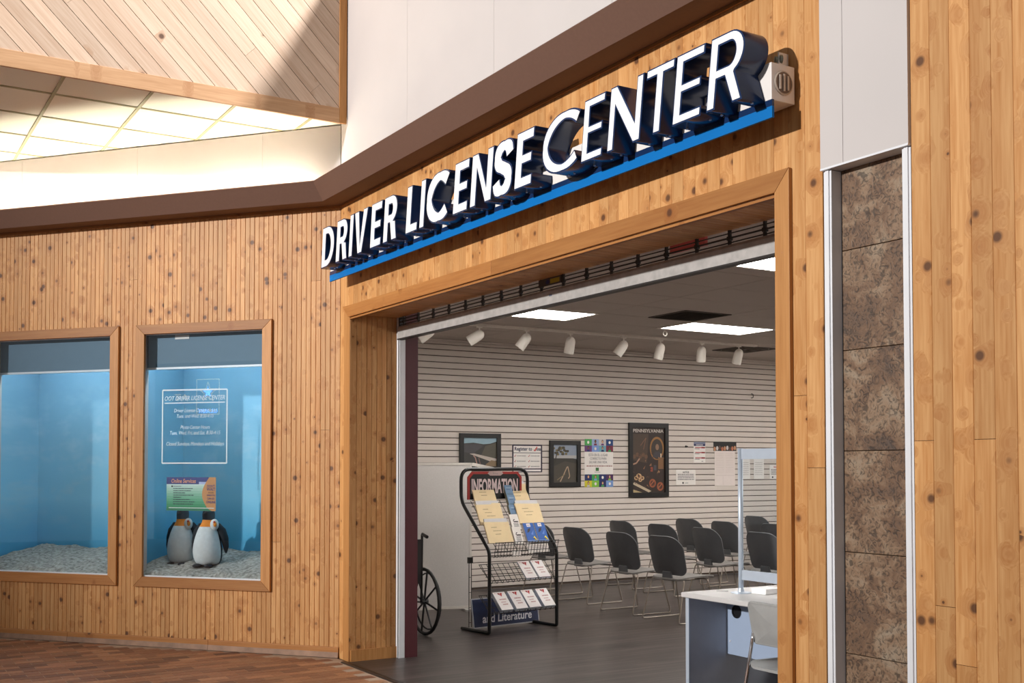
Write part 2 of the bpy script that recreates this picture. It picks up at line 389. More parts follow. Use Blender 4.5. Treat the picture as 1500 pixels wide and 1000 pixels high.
for i in range(-40, 60):
    for j in range(-30, 3):
        x = i*bw; y = j*bl + (bl/2 if i % 2 else 0) - .08
        c = Vector((x+bw/2, y+bl/2, 0))
        if c.y > -.16 and c.x > -.15: 
            continue
        dAq = (c-P0).dot(nA)
        if dAq < .07 or c.x < -3.4 or c.y < -3.4 or c.x > 3.2: continue
        cand.append((min(dAq, -c.y if c.x > -.2 else 9) + .25*abs(c.x+.5), x, y))
cand.sort()
for k, (_, x, y) in enumerate(cand[:290]): link('brick', bm_one, ground, (x, y, -.0010+random.uniform(-.0005, .0006)))
mbk = MB()
for _, x, y in cand[290:]: mbk.prism([(x,y,-.01),(x+bw-gap,y,-.01),(x+bw-gap,y+bl-gap,-.01),(x,y+bl-gap,-.01)], (0,0,.0105))
o = obj('brick_field', mbk, M_BRICK, ground); o['kind'] = 'stuff'

# ---- wall B (the shop front): backing, boards
wf = struct(obj('wall_front', MB().box((-.2, .017, 2.70), (4.88, .12, 5.6)).box((-.2, .017, 0), (-.017, .12, 2.70)).box((-3.9, .42, 0), (-.0, .5, 3.05)).box((4.64, .017, 0), (4.88, .12, 2.70))
     .box((-.2,.12,0),(-.017,.42,2.7)).box((-.2,.12,2.71),(4.88,.42,3.05)).box((4.64,.12,0),(4.88,.42,2.71)).box((4.64,.42,0),(6,.5,3.05)).box((-3.9,.42,3.05),(6,.5,5.6)), M_INWALL), 'knotty pine shop front wall around the office opening')
boards(wf, -.2, 1, .085, 0, 3.6, groove=False)
boards(wf, -.115, 56, 4.805/56, 2.755, 3.6, groove=False, split=.12)
boards(wf, 4.69, 2, .095, 0, 3.6, groove=False, split=.9)
# left reveal boards (plane X=0 facing +X) and right reveal
rv = empty_struct('wall_reveal_left', (0, 0, 0), PI/2, 'pine boards lining the left reveal of the opening')
link('plank', board_mesh(.055, 2.70, M_PINE, False), rv, (0, 0, 0))
boards(rv, .055, 4, .0862, 0, 2.695, groove=True, split=.2)
struct(obj('baseboard_reveal', MB().box((-.0, .012, 0), (.014, .40, .088)), M_TRIM_Z))
rr = empty_struct('wall_reveal_right', (4.621, .40, 0), -PI/2, 'pine boards lining the right reveal of the opening')
boards(rr, 0, 4, .1, 0, 2.695, groove=True, split=.2)
# soffit boards, run along Y
sf = empty_struct('ceiling_soffit', (0, 0, 0), 0, 'pine boards lining the underside of the opening')
smesh = MB().prism([(0,0,2.695),(.003,0,2.691),(.0405,0,2.691),(.0425,0,2.694),(.0445,0,2.691),(.081,0,2.691),(.0845,0,2.695),(.0845,0,2.71),(0,0,2.71)], (0,.40,0)).mesh('plank', M_PINE_Y)
for i in range(55): link('plank', smesh, sf, (-.0+i*.0842, 0.0, random.uniform(0, .001)))
# casing around the opening
cas = empty_struct('trim_opening', (0,0,0), 0, 'mitred pine casing around the wide shop opening')
hx = [-.113, 2.22, 4.71]
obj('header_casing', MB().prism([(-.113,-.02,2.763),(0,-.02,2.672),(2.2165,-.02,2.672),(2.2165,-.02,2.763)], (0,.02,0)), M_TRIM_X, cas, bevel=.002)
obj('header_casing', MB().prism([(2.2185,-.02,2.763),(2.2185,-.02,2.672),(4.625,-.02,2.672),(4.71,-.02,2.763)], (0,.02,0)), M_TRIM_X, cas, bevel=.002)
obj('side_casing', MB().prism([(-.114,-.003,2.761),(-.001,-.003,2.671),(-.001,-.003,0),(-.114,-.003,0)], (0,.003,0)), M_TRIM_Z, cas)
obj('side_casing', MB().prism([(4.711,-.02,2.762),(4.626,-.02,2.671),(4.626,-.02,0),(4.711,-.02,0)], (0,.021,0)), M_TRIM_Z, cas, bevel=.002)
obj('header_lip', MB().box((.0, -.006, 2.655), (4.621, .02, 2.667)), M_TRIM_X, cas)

# ---- wall A (bent wall with the display windows)
wa = empty_struct('wall_left_front', P0, ROT_A, 'knotty pine wall with the penguin display window')
def A_box(mb, s0, s1, z0, z1, o0, o1, mi=0):    # in wall A local frame x=-s, y=-o
    return mb.box((-s1, -o1, z0), (-s0, -o0, z1), mi)
S_END = 3.9375
W1 = (.6125, 1.925); W2 = (2.1, 3.5); WZ0, WZ1 = .500, 2.706
bk = MB()
for s0, s1 in ((0, .66), (1.88, 2.15), (3.45, S_END)): A_box(bk, s0, s1, 0, 4.24, -.10, -.017)
for s0, s1 in ((.66, 1.88), (2.15, 3.45)):
    A_box(bk, s0, s1, 0, .56, -.10, -.017); A_box(bk, s0, s1, 2.65, 4.24, -.10, -.017)
obj('backing', bk, M_INWALL, wa)
BWD = .0875
for i in range(45):
    s1 = (i+1)*BWD; sm = s1-BWD/2; x = -s1
    inwin = any(a < sm < b for a, b in (W1, W2))
    spans = [(0, WZ0+.02), (WZ1-.02, 3.6)] if inwin else [(0, 3.6)]
    for z0, z1 in spans:
        cuts = [z0, z1]
        if random.random() < .3 and z1-z0 > 1: cuts = [z0, round(random.uniform(.3, z1-.3)/.1)*.1, z1]
        for a, b in zip(cuts, cuts[1:]): link('plank', board_mesh(BWD, b-a-(.002 if b < z1 else 0), M_PINE), wa, (x, random.uniform(0, .0012), a))
bb = empty_struct('baseboard_left', P0, ROT_A, 'low pine baseboard, scuffed grey along the floor')
M_SCUFF = plain('scuffed_base', srgb(150, 116, 92), .6, var=.25, scale=10)
for a, b in ((.0, 1.19), (1.193, 2.6), (2.603, S_END)):
    obj('baseboard_length', MB().prism([(-b,-.014,.045),(-b,-.014,.078),(-b,-.010,.086),(-b,0,.086),(-b,0,.045)], (b-a,0,0)), M_TRIM_X, bb)
    obj('floor_strip', MB().prism([(-b,-.022,.004),(-b,-.016,.046),(-b,0,.046),(-b,0,.004)], (b-a,0,0)), M_SCUFF, bb)
# fascia cove
mit = (nA + Vector((0,-1,0)))/(1+nA.dot(Vector((0,-1,0))))
sec = [(0,3.588),(.18,3.588),(.275,3.725),(.265,3.735),(.172,3.602),(0,3.602)]
def fascia(name, far, label):
    mb = MB(); n = len(sec)
    e0 = [P0 + mit*o + Vector((0,0,z)) for o, z in sec]; e1 = [far(o, z) for o, z in sec]
    mb.add(e0+e1, [tuple(range(n)), tuple(range(2*n-1, n-1, -1))]+[(i, i+n, (i+1) % n+n, (i+1) % n) for i in range(n)])
    return struct(obj(name, mb, M_FASC), label)
fascia('trim_fascia_right', lambda o, z: Vector((4.88, -o, z)), 'brown sloped cove fascia over the office sign')
fascia('trim_fascia_left', lambda o, z: onA(S_END, z, o), 'brown sloped cove fascia over the display window')
struct(obj('trim_bead_right', MB().box((-.19, -.012, 3.572), (4.88, 0, 3.588)), M_TRIM_X))
o = struct(obj('trim_bead_left', A_box(MB(), .0, S_END, 3.572, 3.588, 0, .012), M_TRIM_X, loc=P0, rot=(0,0,ROT_A)))
# white upper walls, built in panels with open joints
ub = empty_struct('wall_upper_right', (0,0,0), 0, 'white panelled wall above the brown fascia over the sign')
xs = [-.196, 1.0, 2.22, 3.44, 4.878]
for a, b in zip(xs, xs[1:]): obj('panel', MB().box((a+.0008, 0, 3.602), (b-.0008, .017, 5.6)), M_WHITE, ub)
ua = empty_struct('wall_upper_left', P0, ROT_A, 'white panelled wall lit by the cove over the display window')
ss = [.004, .72, 1.94, 3.16, S_END]
for a, b in zip(ss, ss[1:]): obj('panel', A_box(MB(), a+.001, b-.001, 3.602, 4.235, -.017, 0), M_WHITE, ua)
# cove tubes
for a, b in ((.20, 1.40), (1.48, 2.68), (2.76, 3.86)):
    t = thing('fluorescent_tube', 'warm fluorescent tube in the cove %s' % ('nearest the wall corner' if a < 1 else 'above the lettered window' if a < 2 else 'farthest left above the second window'), 'lamp', onA((a+b)/2, 3.63, .13), ROT_A, 'cove tubes')
    obj('tube', MB().tube([(-(b-a)/2+.02,0,.01),((b-a)/2-.02,0,.01)], .013, 10), M_TUBE, t)
    for sx in (-1, 1): obj('end_cap', MB().box((sx*(b-a)/2-.02, -.02, -.028), (sx*(b-a)/2+.02, .02, .03)), M_WMETAL, t)
# mall ceiling tiles above wall A, with grid
mc = empty_struct('ceiling_mall', (0,0,0), 0, 'cream acoustic tile ceiling lit by the cove')
gp = .61
tm = MB().box((.012,.012,0),(gp-.012,gp-.012,.02)).mesh('ceiling_tile', M_MTILE)
gx0, gy0 = -.62, -.26
for i in range(-6, 1):
    for j in range(-3, 1):
        x = gx0+i*gp; y = gy0+(j-1)*gp+.0
        if (Vector((x+gp, y, 0))-P0).dot(nA) < -.02: continue
        if x+gp > -.1: 
            continue
        link('ceiling_tile', tm, mc, (x, y, 4.246+random.uniform(0,.001)))
link('ceiling_tile', MB().box((-.608,-.25,4.246),(-.08,.02,4.266)).mesh('ceiling_tile', M_MTILE), mc)
for j in range(0, 4): link('ceiling_tile', MB().box((-.608, gy0-(j+1)*gp+.012, 4.246), (-.08, gy0-j*gp-.012, 4.266)).mesh('ceiling_tile', M_MTILE), mc)
for i in range(-6, 1): obj('grid_bar', MB().box((gx0+i*gp-.012, -2.70, 4.240), (gx0+i*gp+.012, .02, 4.262)), M_MGRID, mc)
for j in range(-4, 1): obj('grid_bar', MB().box((-4.3, gy0+j*gp-.012, 4.2405), (-.08, gy0+j*gp+.012, 4.262)), M_MGRID, mc)
obj('deck', MB().box((-4.3,-2.70,4.30),(-.1,.4,4.34)), M_INWALL, mc)
# diagonal cladding wall (plane X=-.08 facing +X)
cl = empty_struct('wall_cladding', (0,0,0), 0, 'upper wall clad in diagonal pale boards, partly sunlit')
Y0c, Y1c, Z0c, Z1c = -2.6, -.068, 4.322, 6.4
def clip(poly, f):
    out = []
    for i in range(len(poly)):
        a, b = poly[i], poly[(i+1) % len(poly)]; fa, fb = f(a), f(b)
        if fa >= 0: out.append(a)
        if (fa >= 0) != (fb >= 0): t = fa/(fa-fb); out.append((a[0]+(b[0]-a[0])*t, a[1]+(b[1]-a[1])*t))
    return out
r2 = math.sqrt(.5); BW = .1165
for k in range(-36, 40):
    c = k*BW                                       # offset along the normal (r2, r2) in (y,z) around the corner
    for (l0, l1) in (((-6, random.uniform(-2.2, 1.6)), None) if False else ((-9, None),)):
        cuts = [-6.0] + sorted([random.uniform(-3.4, 3.4) + random.choice((0, .6))]) + [6.0]
        for a, b in zip(cuts, cuts[1:]):
            p = []
            for l, q in ((a+.0008, c+.0022), (b-.0008, c+.0022), (b-.0008, c+BW-.0022), (a+.0008, c+BW-.0022)):
                p.append((Y1c + l*r2 + q*r2, Z0c + 1.0 - l*r2 + q*r2))
            for f in (lambda t: t[0]-Y0c, lambda t: Y1c-t[0], lambda t: t[1]-Z0c, lambda t: Z1c-t[1]):
                if len(p) > 2: p = clip(p, f)
            if len(p) > 2:
                cx, cz = sum(t[0] for t in p)/len(p), sum(t[1] for t in p)/len(p)
                # local frame: x along the board
                mb = MB(); loc = Vector((-.095, cx, cz)); ex = Vector((0, r2, -r2)); ez = Vector((0, r2, r2))
                mb.prism([((Vector((0,t[0]-cx,t[1]-cz))).dot(ex), -random.uniform(0,.0006), (Vector((0,t[0]-cx,t[1]-cz))).dot(ez)) for t in p], (0, .012, 0))
                o = obj('plank', mb, M_CLAD, cl)
                o.matrix_local = Matrix(((0, -1, 0, -.080), (r2, 0, r2, cx), (-r2, 0, r2, cz), (0,0,0,1)))
obj('backing', MB().box((-.2,-2.6,4.27),(-.092,.0,6.4)), M_GROOVE, cl)
obj('corner_trim', MB().box((-.092,-.068,4.21),(-.072,-.008,6.4)), M_TRIM_Z, cl, bevel=.002)
tb = pine('pine_trim_along_y', (.60, .36, .20, 1), (.46, .25, .12, 1), .2, 'Y')
obj('lower_trim', MB().box((-.092,-2.6,4.208),(-.072,-.069,4.326)), tb, cl, bevel=.002)

# ---- right of the front: bulkhead, stone pier, next pine front
bh = empty_struct('trim_bulkhead', (0,0,0), 0, 'white bulkhead above the stone pier')
for a, b in ((4.881, 5.000), (5.002, 5.318)): obj('panel', MB().box((a, -.012, 2.716), (b, .078, 5.6)), M_WHITE, bh)
obj('bulkhead_edge', MB().box((4.881, -.014, 2.708), (5.318, .08, 2.716)), M_STRIPMETAL, bh)
ps = struct(obj('wall_pier', MB().box((4.88, .078, 0), (5.32, .42, 5.6)), M_GROUT), 'stone tiled pier right of the office front')
for k in range(-1, 7):
    z0 = max(0, .349+.406*(k-1)+.0015); z1 = min(2.72, .349+.406*k-.0015)
    if z1 > z0+.02: obj('stone_tile', MB().box((4.926, .06, z0), (5.274, .08, z1)), M_STONE, ps, bevel=.0015)
for x0, x1 in ((4.884, 4.924), (5.276, 5.316)):
    struct(obj('trim_channel', MB().box((x0, .004, 0), (x1, .062, 2.705)).box((x0+.012, -.002, 0), (x1-.010, .004, 2.705)), M_STRIPMETAL), 'white metal channel between pine boards and stone')
nx = empty_struct('wall_right_front', (0,0,0), 0, 'knotty pine front continuing to the right of the stone pier')
obj('backing', MB().box((5.32,.017,0),(6.6,.12,5.6)), M_INWALL, nx)
boards(nx, 5.32, 15, .0855, 0, 3.6, groove=False, split=.5)

# ---- interior shell
struct(obj('wall_back', MB().box((-4.0,10.5,0),(6.1,10.6,3.2)), M_INWALL))
struct(obj('wall_right', MB().box((6.0,.42,0),(6.1,10.5,3.2)), M_INWALL))
struct(obj('wall_right_recess', MB().box((4.88,.42,0),(6.6,.45,3.0)).box((6.55,.1,0),(6.6,.45,5.6)), M_INWALL))
wl = struct(obj('wall_left', MB().box((-4.05,.42,0),(-3.915,10.5,3.2)), M_GROOVE), 'grey-white slatwall covering the long side wall')
SP = .0762; zs = []
z = .07
slat_cache = {}
def slat(y0, y1, z0, z1):
    k = (round(y1-y0,3), round(z1-z0,3))
    if k not in slat_cache:
        L, H = y1-y0-.0012, z1-z0
        slat_cache[k] = MB().prism([(0,0,.007),(.0,0,H-.008),(-.003,0,H-.005),(-.018,0,H-.005),(-.018,0,.005),(-.003,0,.005)], (0,L,0)).mesh('slat', M_SLAT)
    link('slat', slat_cache[k], wl, (-3.9, y0, z0))
for r in range(39):
    z0 = r*SP + .03; z1 = min(z0+SP, 2.99)
    js = [.5, 1.38, 3.82, 7.09, 10.5] if z0 >= 2.46 else [.5, 2.33, 4.77, 7.21, 10.5]
    for a, b in zip(js, js[1:]): slat(a, b, z0, z1)
struct(obj('trim_ceiling', MB().box((-3.915,.5,2.992),(-3.888,10.5,3.022)).box((-3.915,.5,3.026),(-3.878,10.5,3.05)), M_SLAT))
# interior ceiling: 2x4 tiles on a grid
ci = struct(obj('ceiling', MB().box((-4.0,.42,3.075),(6.1,10.6,3.2)), M_INWALL), 'grey-brown acoustic tile ceiling of the office')
CX0, CY0, PX, PY = -1.66, 4.36, .61, 1.22
LIGHTS = [(0,-2),(0,0),(0,2),(5.45,-2),(5.45,0),(5.45,2),(10.2,-1),(10.2,1),(10.2,3),(-2.8+.0,3),(5.45,4),(0,4)]
LIGHTS = [(0,-2),(0,0),(0,2),(5.45,-2),(5.45,0),(5.45,2),(10.2,-1),(10.2,1),(10.2,3),(5.45,4),(0,4)]
tmesh = MB().box((.006,.006,3.053),(PX-.006,PY-.006,3.068)).mesh('ceiling_tile', M_TILE)
thalf = MB().box((.006,.006,3.053),(PX-.006,PY/2-.006,3.068)).mesh('ceiling_tile', M_TILE)
for i in range(-4, 13):
    for j in range(-4, 6):
        x, y = CX0+i*PX, CY0+j*PY
        if (i, j) in LIGHTS: continue
        if x < -4.4 or x > 6 or y > 10.5: continue
        if (i, j) == (1, -1): link('ceiling_tile', thalf, ci, (x, y, 0)); continue
        x0, x1 = max(x, -3.9), min(x+PX, 6.0); y0, y1 = max(y, .5), min(y+PY, 10.5)
        if x1-x0 < .05 or y1-y0 < .05: continue
        if (x0, x1, y0, y1) == (x, x+PX, y, y+PY): link('ceiling_tile', tmesh, ci, (x, y, random.uniform(-.0006,.0006)))
        else: obj('ceiling_tile', MB().box((x0+.006,y0+.006,3.053),(x1-.006,y1-.006,3.068)), M_TILE, ci)
mb = MB()
for i in range(-3, 13): mb.box((CX0+i*PX-.007,.5,3.055),(CX0+i*PX+.007,10.5,3.075))
for j in range(-3, 6): mb.box((-3.9,CY0+j*PY-.007,3.0553),(6.0,CY0+j*PY+.007,3.075))
obj('grid_bars', mb, M_GRID, ci)
wherel = {(0,-2): 'ceiling light panel half hidden behind the shutter bottom bar', (0,0): 'ceiling light panel beside the dark square vent', (5.45,-2): 'ceiling light panel at the upper right of the opening'}
colw = {0: 'over the waiting chairs', 5.45: 'over the desk side', 10.2: 'by the office side wall'}
def lightlabel(i, j): return 'recessed ceiling panel %s, lamp row %s from the opening' % (colw[i], {-2: 'one', -1: 'two', 0: 'three', 1: 'four', 2: 'five', 3: 'six', 4: 'seven'}[j])
for n, (i, j) in enumerate(LIGHTS):
    t = thing('ceiling_light', wherel.get((i,j), lightlabel(i, j)), 'light', (CX0+i*PX, CY0+j*PY, 3.04), 0, 'recessed ceiling panels')
    obj('diffuser', MB().box((.03,.03,.004),(PX-.03,PY-.03,.012)), M_PANEL, t)
    fr = MB().box((0,0,0),(.03,PY,.03)).box((PX-.03,0,0),(PX,PY,.03)).box((.03,0,0),(PX-.03,.03,.03)).box((.03,PY-.03,0),(PX-.03,PY,.03))
    obj('frame', fr, M_WMETAL, t)
# ---- shutter (rolling grille) in the opening
gr = thing('rolling_grille', 'rolling security grille raised almost fully, steel bottom bar showing', 'grille', (0,.40,0))
obj('bottom_bar', MB().prism([(.055,-.022,2.520),(.055,-.022,2.600),(.055,-.012,2.616),(.055,.012,2.616),(.055,.022,2.600),(.055,.022,2.520)], (4.52,0,0)), M_GALV, gr)
obj('bar_edge', MB().box((.055,-.024,2.510),(4.575,.024,2.520)), M_DARKROD, gr)
for zz in (2.628, 2.652, 2.676): obj('rod', MB().tube([(.05,0,zz),(4.58,0,zz)], .0035 if zz != 2.652 else .005, 6), M_DARKROD, gr)
lm = MB().box((-.006,-.008,2.614),(.006,.008,2.70)).box((-.012,-.010,2.640),(.012,.010,2.660)).mesh('link', M_DARKROD)
for k in range(18): link('link', lm, gr, (.135+.25*k, 0, 0))
pr = Print((2.125,-.012,2.665), (1,0,0), (0,0,1)); pr.rect(0,-.022,.25,.022, ink(70,64,60)); pr.rect(.13,-.014,.235,.014, ink(176,156,30)); pr.disc(.10,0,.022,.014, ink(34,38,92)); pr.done('safety_sticker', gr)
obj('sticker_plate', MB().box((2.12,-.0118,2.642),(2.38,-.006,2.689)), M_DARKROD, gr)
pr = Print((2.245,-.0225,2.562), (1,0,0), (0,0,1)); pr.rect(0,0,.06,.026, ink(170,166,160)); pr.rect(.014,.006,.048,.02, ink(96,104,124)); pr.done('maker_plate', gr)
obj('side_track', MB().box((0.0,.0,0),(.026,.05,2.70)), M_STRIPMETAL, gr)
obj('side_track', MB().box((4.595,.0,0),(4.621,.05,2.70)), M_STRIPMETAL, gr)
obj('track_slot', MB().box((.026,.004,0),(.046,.05,2.70)), M_BLACK, gr); obj('track_slot', MB().box((4.575,.004,0),(4.595,.05,2.70)), M_BLACK, gr)
obj('track_lip', MB().box((.046,.0,0),(.055,.05,2.52)), M_STRIPMETAL, gr)
struct(obj('trim_maroon', MB().box((0,.452,0),(.058,.50,3.05)).box((-.05,.50,0),(.058,.56,3.05)), M_MAROON), 'maroon painted edge of the front wall behind the track')

# ================================================================== THINGS
# ---- storefront sign
sg = thing('storefront_sign', 'large white channel letters reading DRIVER LICENSE CENTER on blue strip', 'sign', (2.35, 0, 3.0))
def S(x): return x-2.35
H = .303
def arc(cx, cy, rx, ry, a0, a1, n=14): return [(cx+rx*math.cos(math.radians(a0+(a1-a0)*i/n)), cy+ry*math.sin(math.radians(a0+(a1-a0)*i/n))) for i in range(n+1)]
def stroke(pts, ws):
    L, R = [], []
    for i, p in enumerate(pts):
        a, b = pts[max(i-1,0)], pts[min(i+1,len(pts)-1)]; dx, dy = b[0]-a[0], b[1]-a[1]; l = math.hypot(dx,dy); nx, ny = -dy/l, dx/l
        t = ws[0]*abs(nx)+ws[1]*abs(ny)
        L.append((p[0]+nx*t/2, p[1]+ny*t/2)); R.append((p[0]-nx*t/2, p[1]-ny*t/2))
    return L + R[::-1]
def letter(ch, w, ts, ta, h=H):
    if ch == 'I': return [[(0,0),(w,0),(w,h),(0,h)]]
    if ch == 'L': return [[(0,0),(w,0),(w,ta),(ts,ta),(ts,h),(0,h)]]
    if ch == 'E': m0, m1 = h*.5-ta*.46, h*.5+ta*.46; return [[(0,0),(w,0),(w,ta),(ts,ta),(ts,m0),(w*.93,m0),(w*.93,m1),(ts,m1),(ts,h-ta),(w,h-ta),(w,h),(0,h)]]
    if ch == 'T': c = w/2; return [[(c-ts/2,0),(c+ts/2,0),(c+ts/2,h-ta),(w,h-ta),(w,h),(0,h),(0,h-ta),(c-ts/2,h-ta)]]
    if ch == 'N': d = ts*1.15; return [[(0,0),(ts*.95,0),(ts*.95,h*.66),(w-ts*1.0,0),(w,0),(w,h),(w-ts*.95,h),(w-ts*.95,h*.34),(ts*1.0,h),(0,h)]]
    if ch == 'V': return [[(w*.5-ts*.52,0),(w*.5+ts*.52,0),(w,h),(w-ts*1.08,h),(w*.5,h*.26),(ts*1.08,h),(0,h)]]
    if ch == 'D':
        a = w*.40; return [[(0,0)]+arc(a,h/2,w-a,h/2,-90,90,18)+[(0,h)], [(ts,ta)]+arc(a,h/2,w-a-ts,h/2-ta,-90,90,18)+[(ts,h-ta)]]
    if ch == 'R':
        mb_ = h*.40; bw_ = w*.96; cy = (h+mb_)/2; ry = (h-mb_)/2; a = bw_-ry*1.0
        out = [(0,0),(ts,0),(ts,mb_),(w*.46,mb_),(w-ts*1.12,0),(w,0),(w*.46+ts*1.12,mb_+.006)] + arc(a,cy,bw_-a,ry,-62,90,14) + [(0,h)]
        return [out, [(ts,mb_+ta)]+arc(a,cy,bw_-a-ts,ry-ta,-90,90,12)+[(ts,h-ta)]]
    if ch == 'C':
        return [stroke(arc(w*.50,h/2,w*.50-ts/2,h/2-ta/2,46,314,36), (ts,ta))]
    if ch == 'S':
        K = [(.99,.78),(.86,.94),(.52,1.0),(.15,.93),(.02,.76),(.16,.60),(.50,.505),(.84,.40),(.98,.24),(.84,.06),(.48,0),(.14,.055),(.0,.22)]
        pts = []
        for i in range(len(K)-1):
            p0, p1, p2, p3 = K[max(i-1,0)], K[i], K[i+1], K[min(i+2,len(K)-1)]
            for q in range(5):
                t = q/5; f = lambda a, b, c, d: .5*((2*b)+(-a+c)*t+(2*a-5*b+4*c-d)*t*t+(-a+3*b-3*c+d)*t**3)
                pts.append((f(p0[0],p1[0],p2[0],p3[0]), f(p0[1],p1[1],p2[1],p3[1])))
        pts.append(K[-1]); pts = [(ts*.46+x*(w-ts*.92), ta/2+y*(h-ta)) for x, y in pts]
        return [stroke(pts, (ts,ta))]
def loops_mesh(loops, z, ext, off, shear, mat, name):
    c = bpy.data.curves.new(name, 'CURVE'); c.dimensions = '2D'; c.fill_mode = 'BOTH'; c.extrude = ext; c.offset = off
    for pts in loops:
        s = c.splines.new('POLY'); s.points.add(len(pts)-1); s.use_cyclic_u = True
        for p, q in zip(s.points, pts): p.co = (q[0]+shear*q[1], q[1], 0, 1)
    ob = bpy.data.objects.new(name, c); me = bpy.data.meshes.new_from_object(ob); bpy.data.objects.remove(ob); bpy.data.curves.remove(c)
    me.name = name; me.materials.clear(); me.materials.append(mat)
    return me
BT, BA, RT, RA = .073, .059, .054, .043
LET = [('D',.081,.243,1),('R',.366,.212,1),('I',.608,.066,1),('V',.688,.236,1),('E',.985,.176,1),('R',1.199,.214,1),
       ('L',1.549,.168,1),('I',1.748,.067,1),('C',1.838,.345,1),('E',2.198,.18,1),('N',2.409,.25,1),('S',2.672,.205,1),('E',2.908,.178,1),
       ('C',3.180,.395,0),('E',3.548,.178,0),('N',3.767,.258,0),('T',4.045,.202,0),('E',4.258,.19,0),('R',4.485,.222,0)]
M_SCREW = plain('screw_head', srgb(214, 218, 222), .3, .4)
for ch, x, wd, bold in LET:
    lp = letter(ch, wd, BT if bold else RT, BA if bold else RA)
    me = loops_mesh(lp, 0, .065, 0, .13, M_NAVY, 'letter')
    l = link('letter', me, sg, (S(x), -.145-.065, .012), (PI/2, 0, 0))
    if ch in 'SC':       # curved strokes: draw the face as a slightly thinner stroke
        e = .0144; q_ = letter(ch, wd-e, (BT if bold else RT)-e, (BA if bold else RA)-e, H-e); mf = loops_mesh([[(x+e/2, y+e/2) for x, y in p] for p in q_], 0, .002, 0, .13, M_FACE, 'letter_face')
    else: mf = loops_mesh(lp, 0, .002, -.0072, .13, M_FACE, 'letter_face')
    f = link('letter_face', mf, l, (0, 0, .0655)); f['label'] = 'white letter face'
    for q in (.018, wd-.02): 
        if ch in 'VT' : q = wd/2 - .012 + (.02 if q > .1 else 0)
        if ch in 'DCS': q = wd*.45 + (.03 if q > .03 else -.02)
        obj('screw', MB().box((q-.0045, -.006, -.012), (q+.0045, 0, -.003)), M_SCREW, l)
race = obj('raceway', MB().box((S(-.055), -.145, .02), (S(4.742), -.012, .178)), M_RACE, sg, bevel=.003)
obj('mounting_rail', MB().box((S(.0), -.02, .06), (S(4.70), 0, .14)), M_DARKROD, sg)
obj('blue_strip', MB().box((S(-.057), -.150, -.056), (S(4.750), -.138, -.008)), M_BLUE, sg)
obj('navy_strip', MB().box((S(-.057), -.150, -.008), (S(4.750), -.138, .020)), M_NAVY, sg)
vent = MB().lathe([(.052,0),(.052,.003),(.046,.006),(.046,.003),(.0,.003)], (S(4.742), -.078, .100), (1,0,0), 24)
ve = obj('end_vent', vent, plain('vent_ring', srgb(196, 182, 168), .5), race)
vb = MB().lathe([(.044,.0035),(.044,.0045),(.001,.0045)], (S(4.742), -.078, .100), (1,0,0), 20); obj('vent_back', vb, plain('vent_shadow', srgb(120, 100, 86), .6), race)
for k in (-1, 0, 1):
    obj('vent_louver', MB().box((S(4.746), -.078+k*.022-.006, .100-.036+.006*abs(k)), (S(4.752), -.078+k*.022+.003, .100+.036-.006*abs(k))), plain('vent_louver', srgb(206, 192, 178), .5), race)
br_ = obj('cable_bracket', MB().box((S(4.70), -.016, .178), (S(4.706), -.066, .245)).box((S(4.66), -.012, .178), (S(4.706), -.018, .245)), M_RACE, sg)
obj('conduit_fitting', MB().lathe([(.020,0),(.020,.012),(.013,.014),(.013,.03),(.006,.032)], (S(4.70), -.045, .218), (-.4,-1,0), 14), plain('zinc_fitting', srgb(120, 128, 122), .4, .6), br_)

# ---- display window 1 and 2: casing, glass, box
def display(idx, a, b, z0=WZ0, z1=WZ1):
    fr = empty_struct('window_%d' % idx, P0, ROT_A, ['pine framed display window with penguins and white lettering', 'pine framed display window farther left with sand and sky backdrop'][idx-1])
    i0, i1, y0, y1 = a+.086, b-.086, z0+.084, z1-.080
    th = .022
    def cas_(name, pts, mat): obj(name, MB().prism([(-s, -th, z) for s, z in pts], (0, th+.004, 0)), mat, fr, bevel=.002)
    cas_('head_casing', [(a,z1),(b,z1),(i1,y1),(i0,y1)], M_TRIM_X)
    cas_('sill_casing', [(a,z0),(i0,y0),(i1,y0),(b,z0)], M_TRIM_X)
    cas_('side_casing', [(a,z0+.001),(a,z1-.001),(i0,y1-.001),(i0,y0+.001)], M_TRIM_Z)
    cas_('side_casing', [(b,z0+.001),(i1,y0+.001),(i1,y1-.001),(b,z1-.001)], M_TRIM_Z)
    g = obj('glass_pane', A_box(MB(), i0-.01, i1+.01, y0-.01, y1+.01, -.012, -.008), M_GLASS, fr); g['label'] = 'clear glass pane reflecting the concourse'
    obj('glass_bead', A_box(A_box(MB(), i0, i1, y0, y0+.010, -.03, -.004), i0, i1, y1-.006, y1, -.03, -.004), M_STRIPMETAL, fr)
    return i0, i1, y0, y1, fr
I0, I1, Y0, Y1, win1 = display(1, *W1)
J0, J1, _, _, win2 = display(2, *W2)
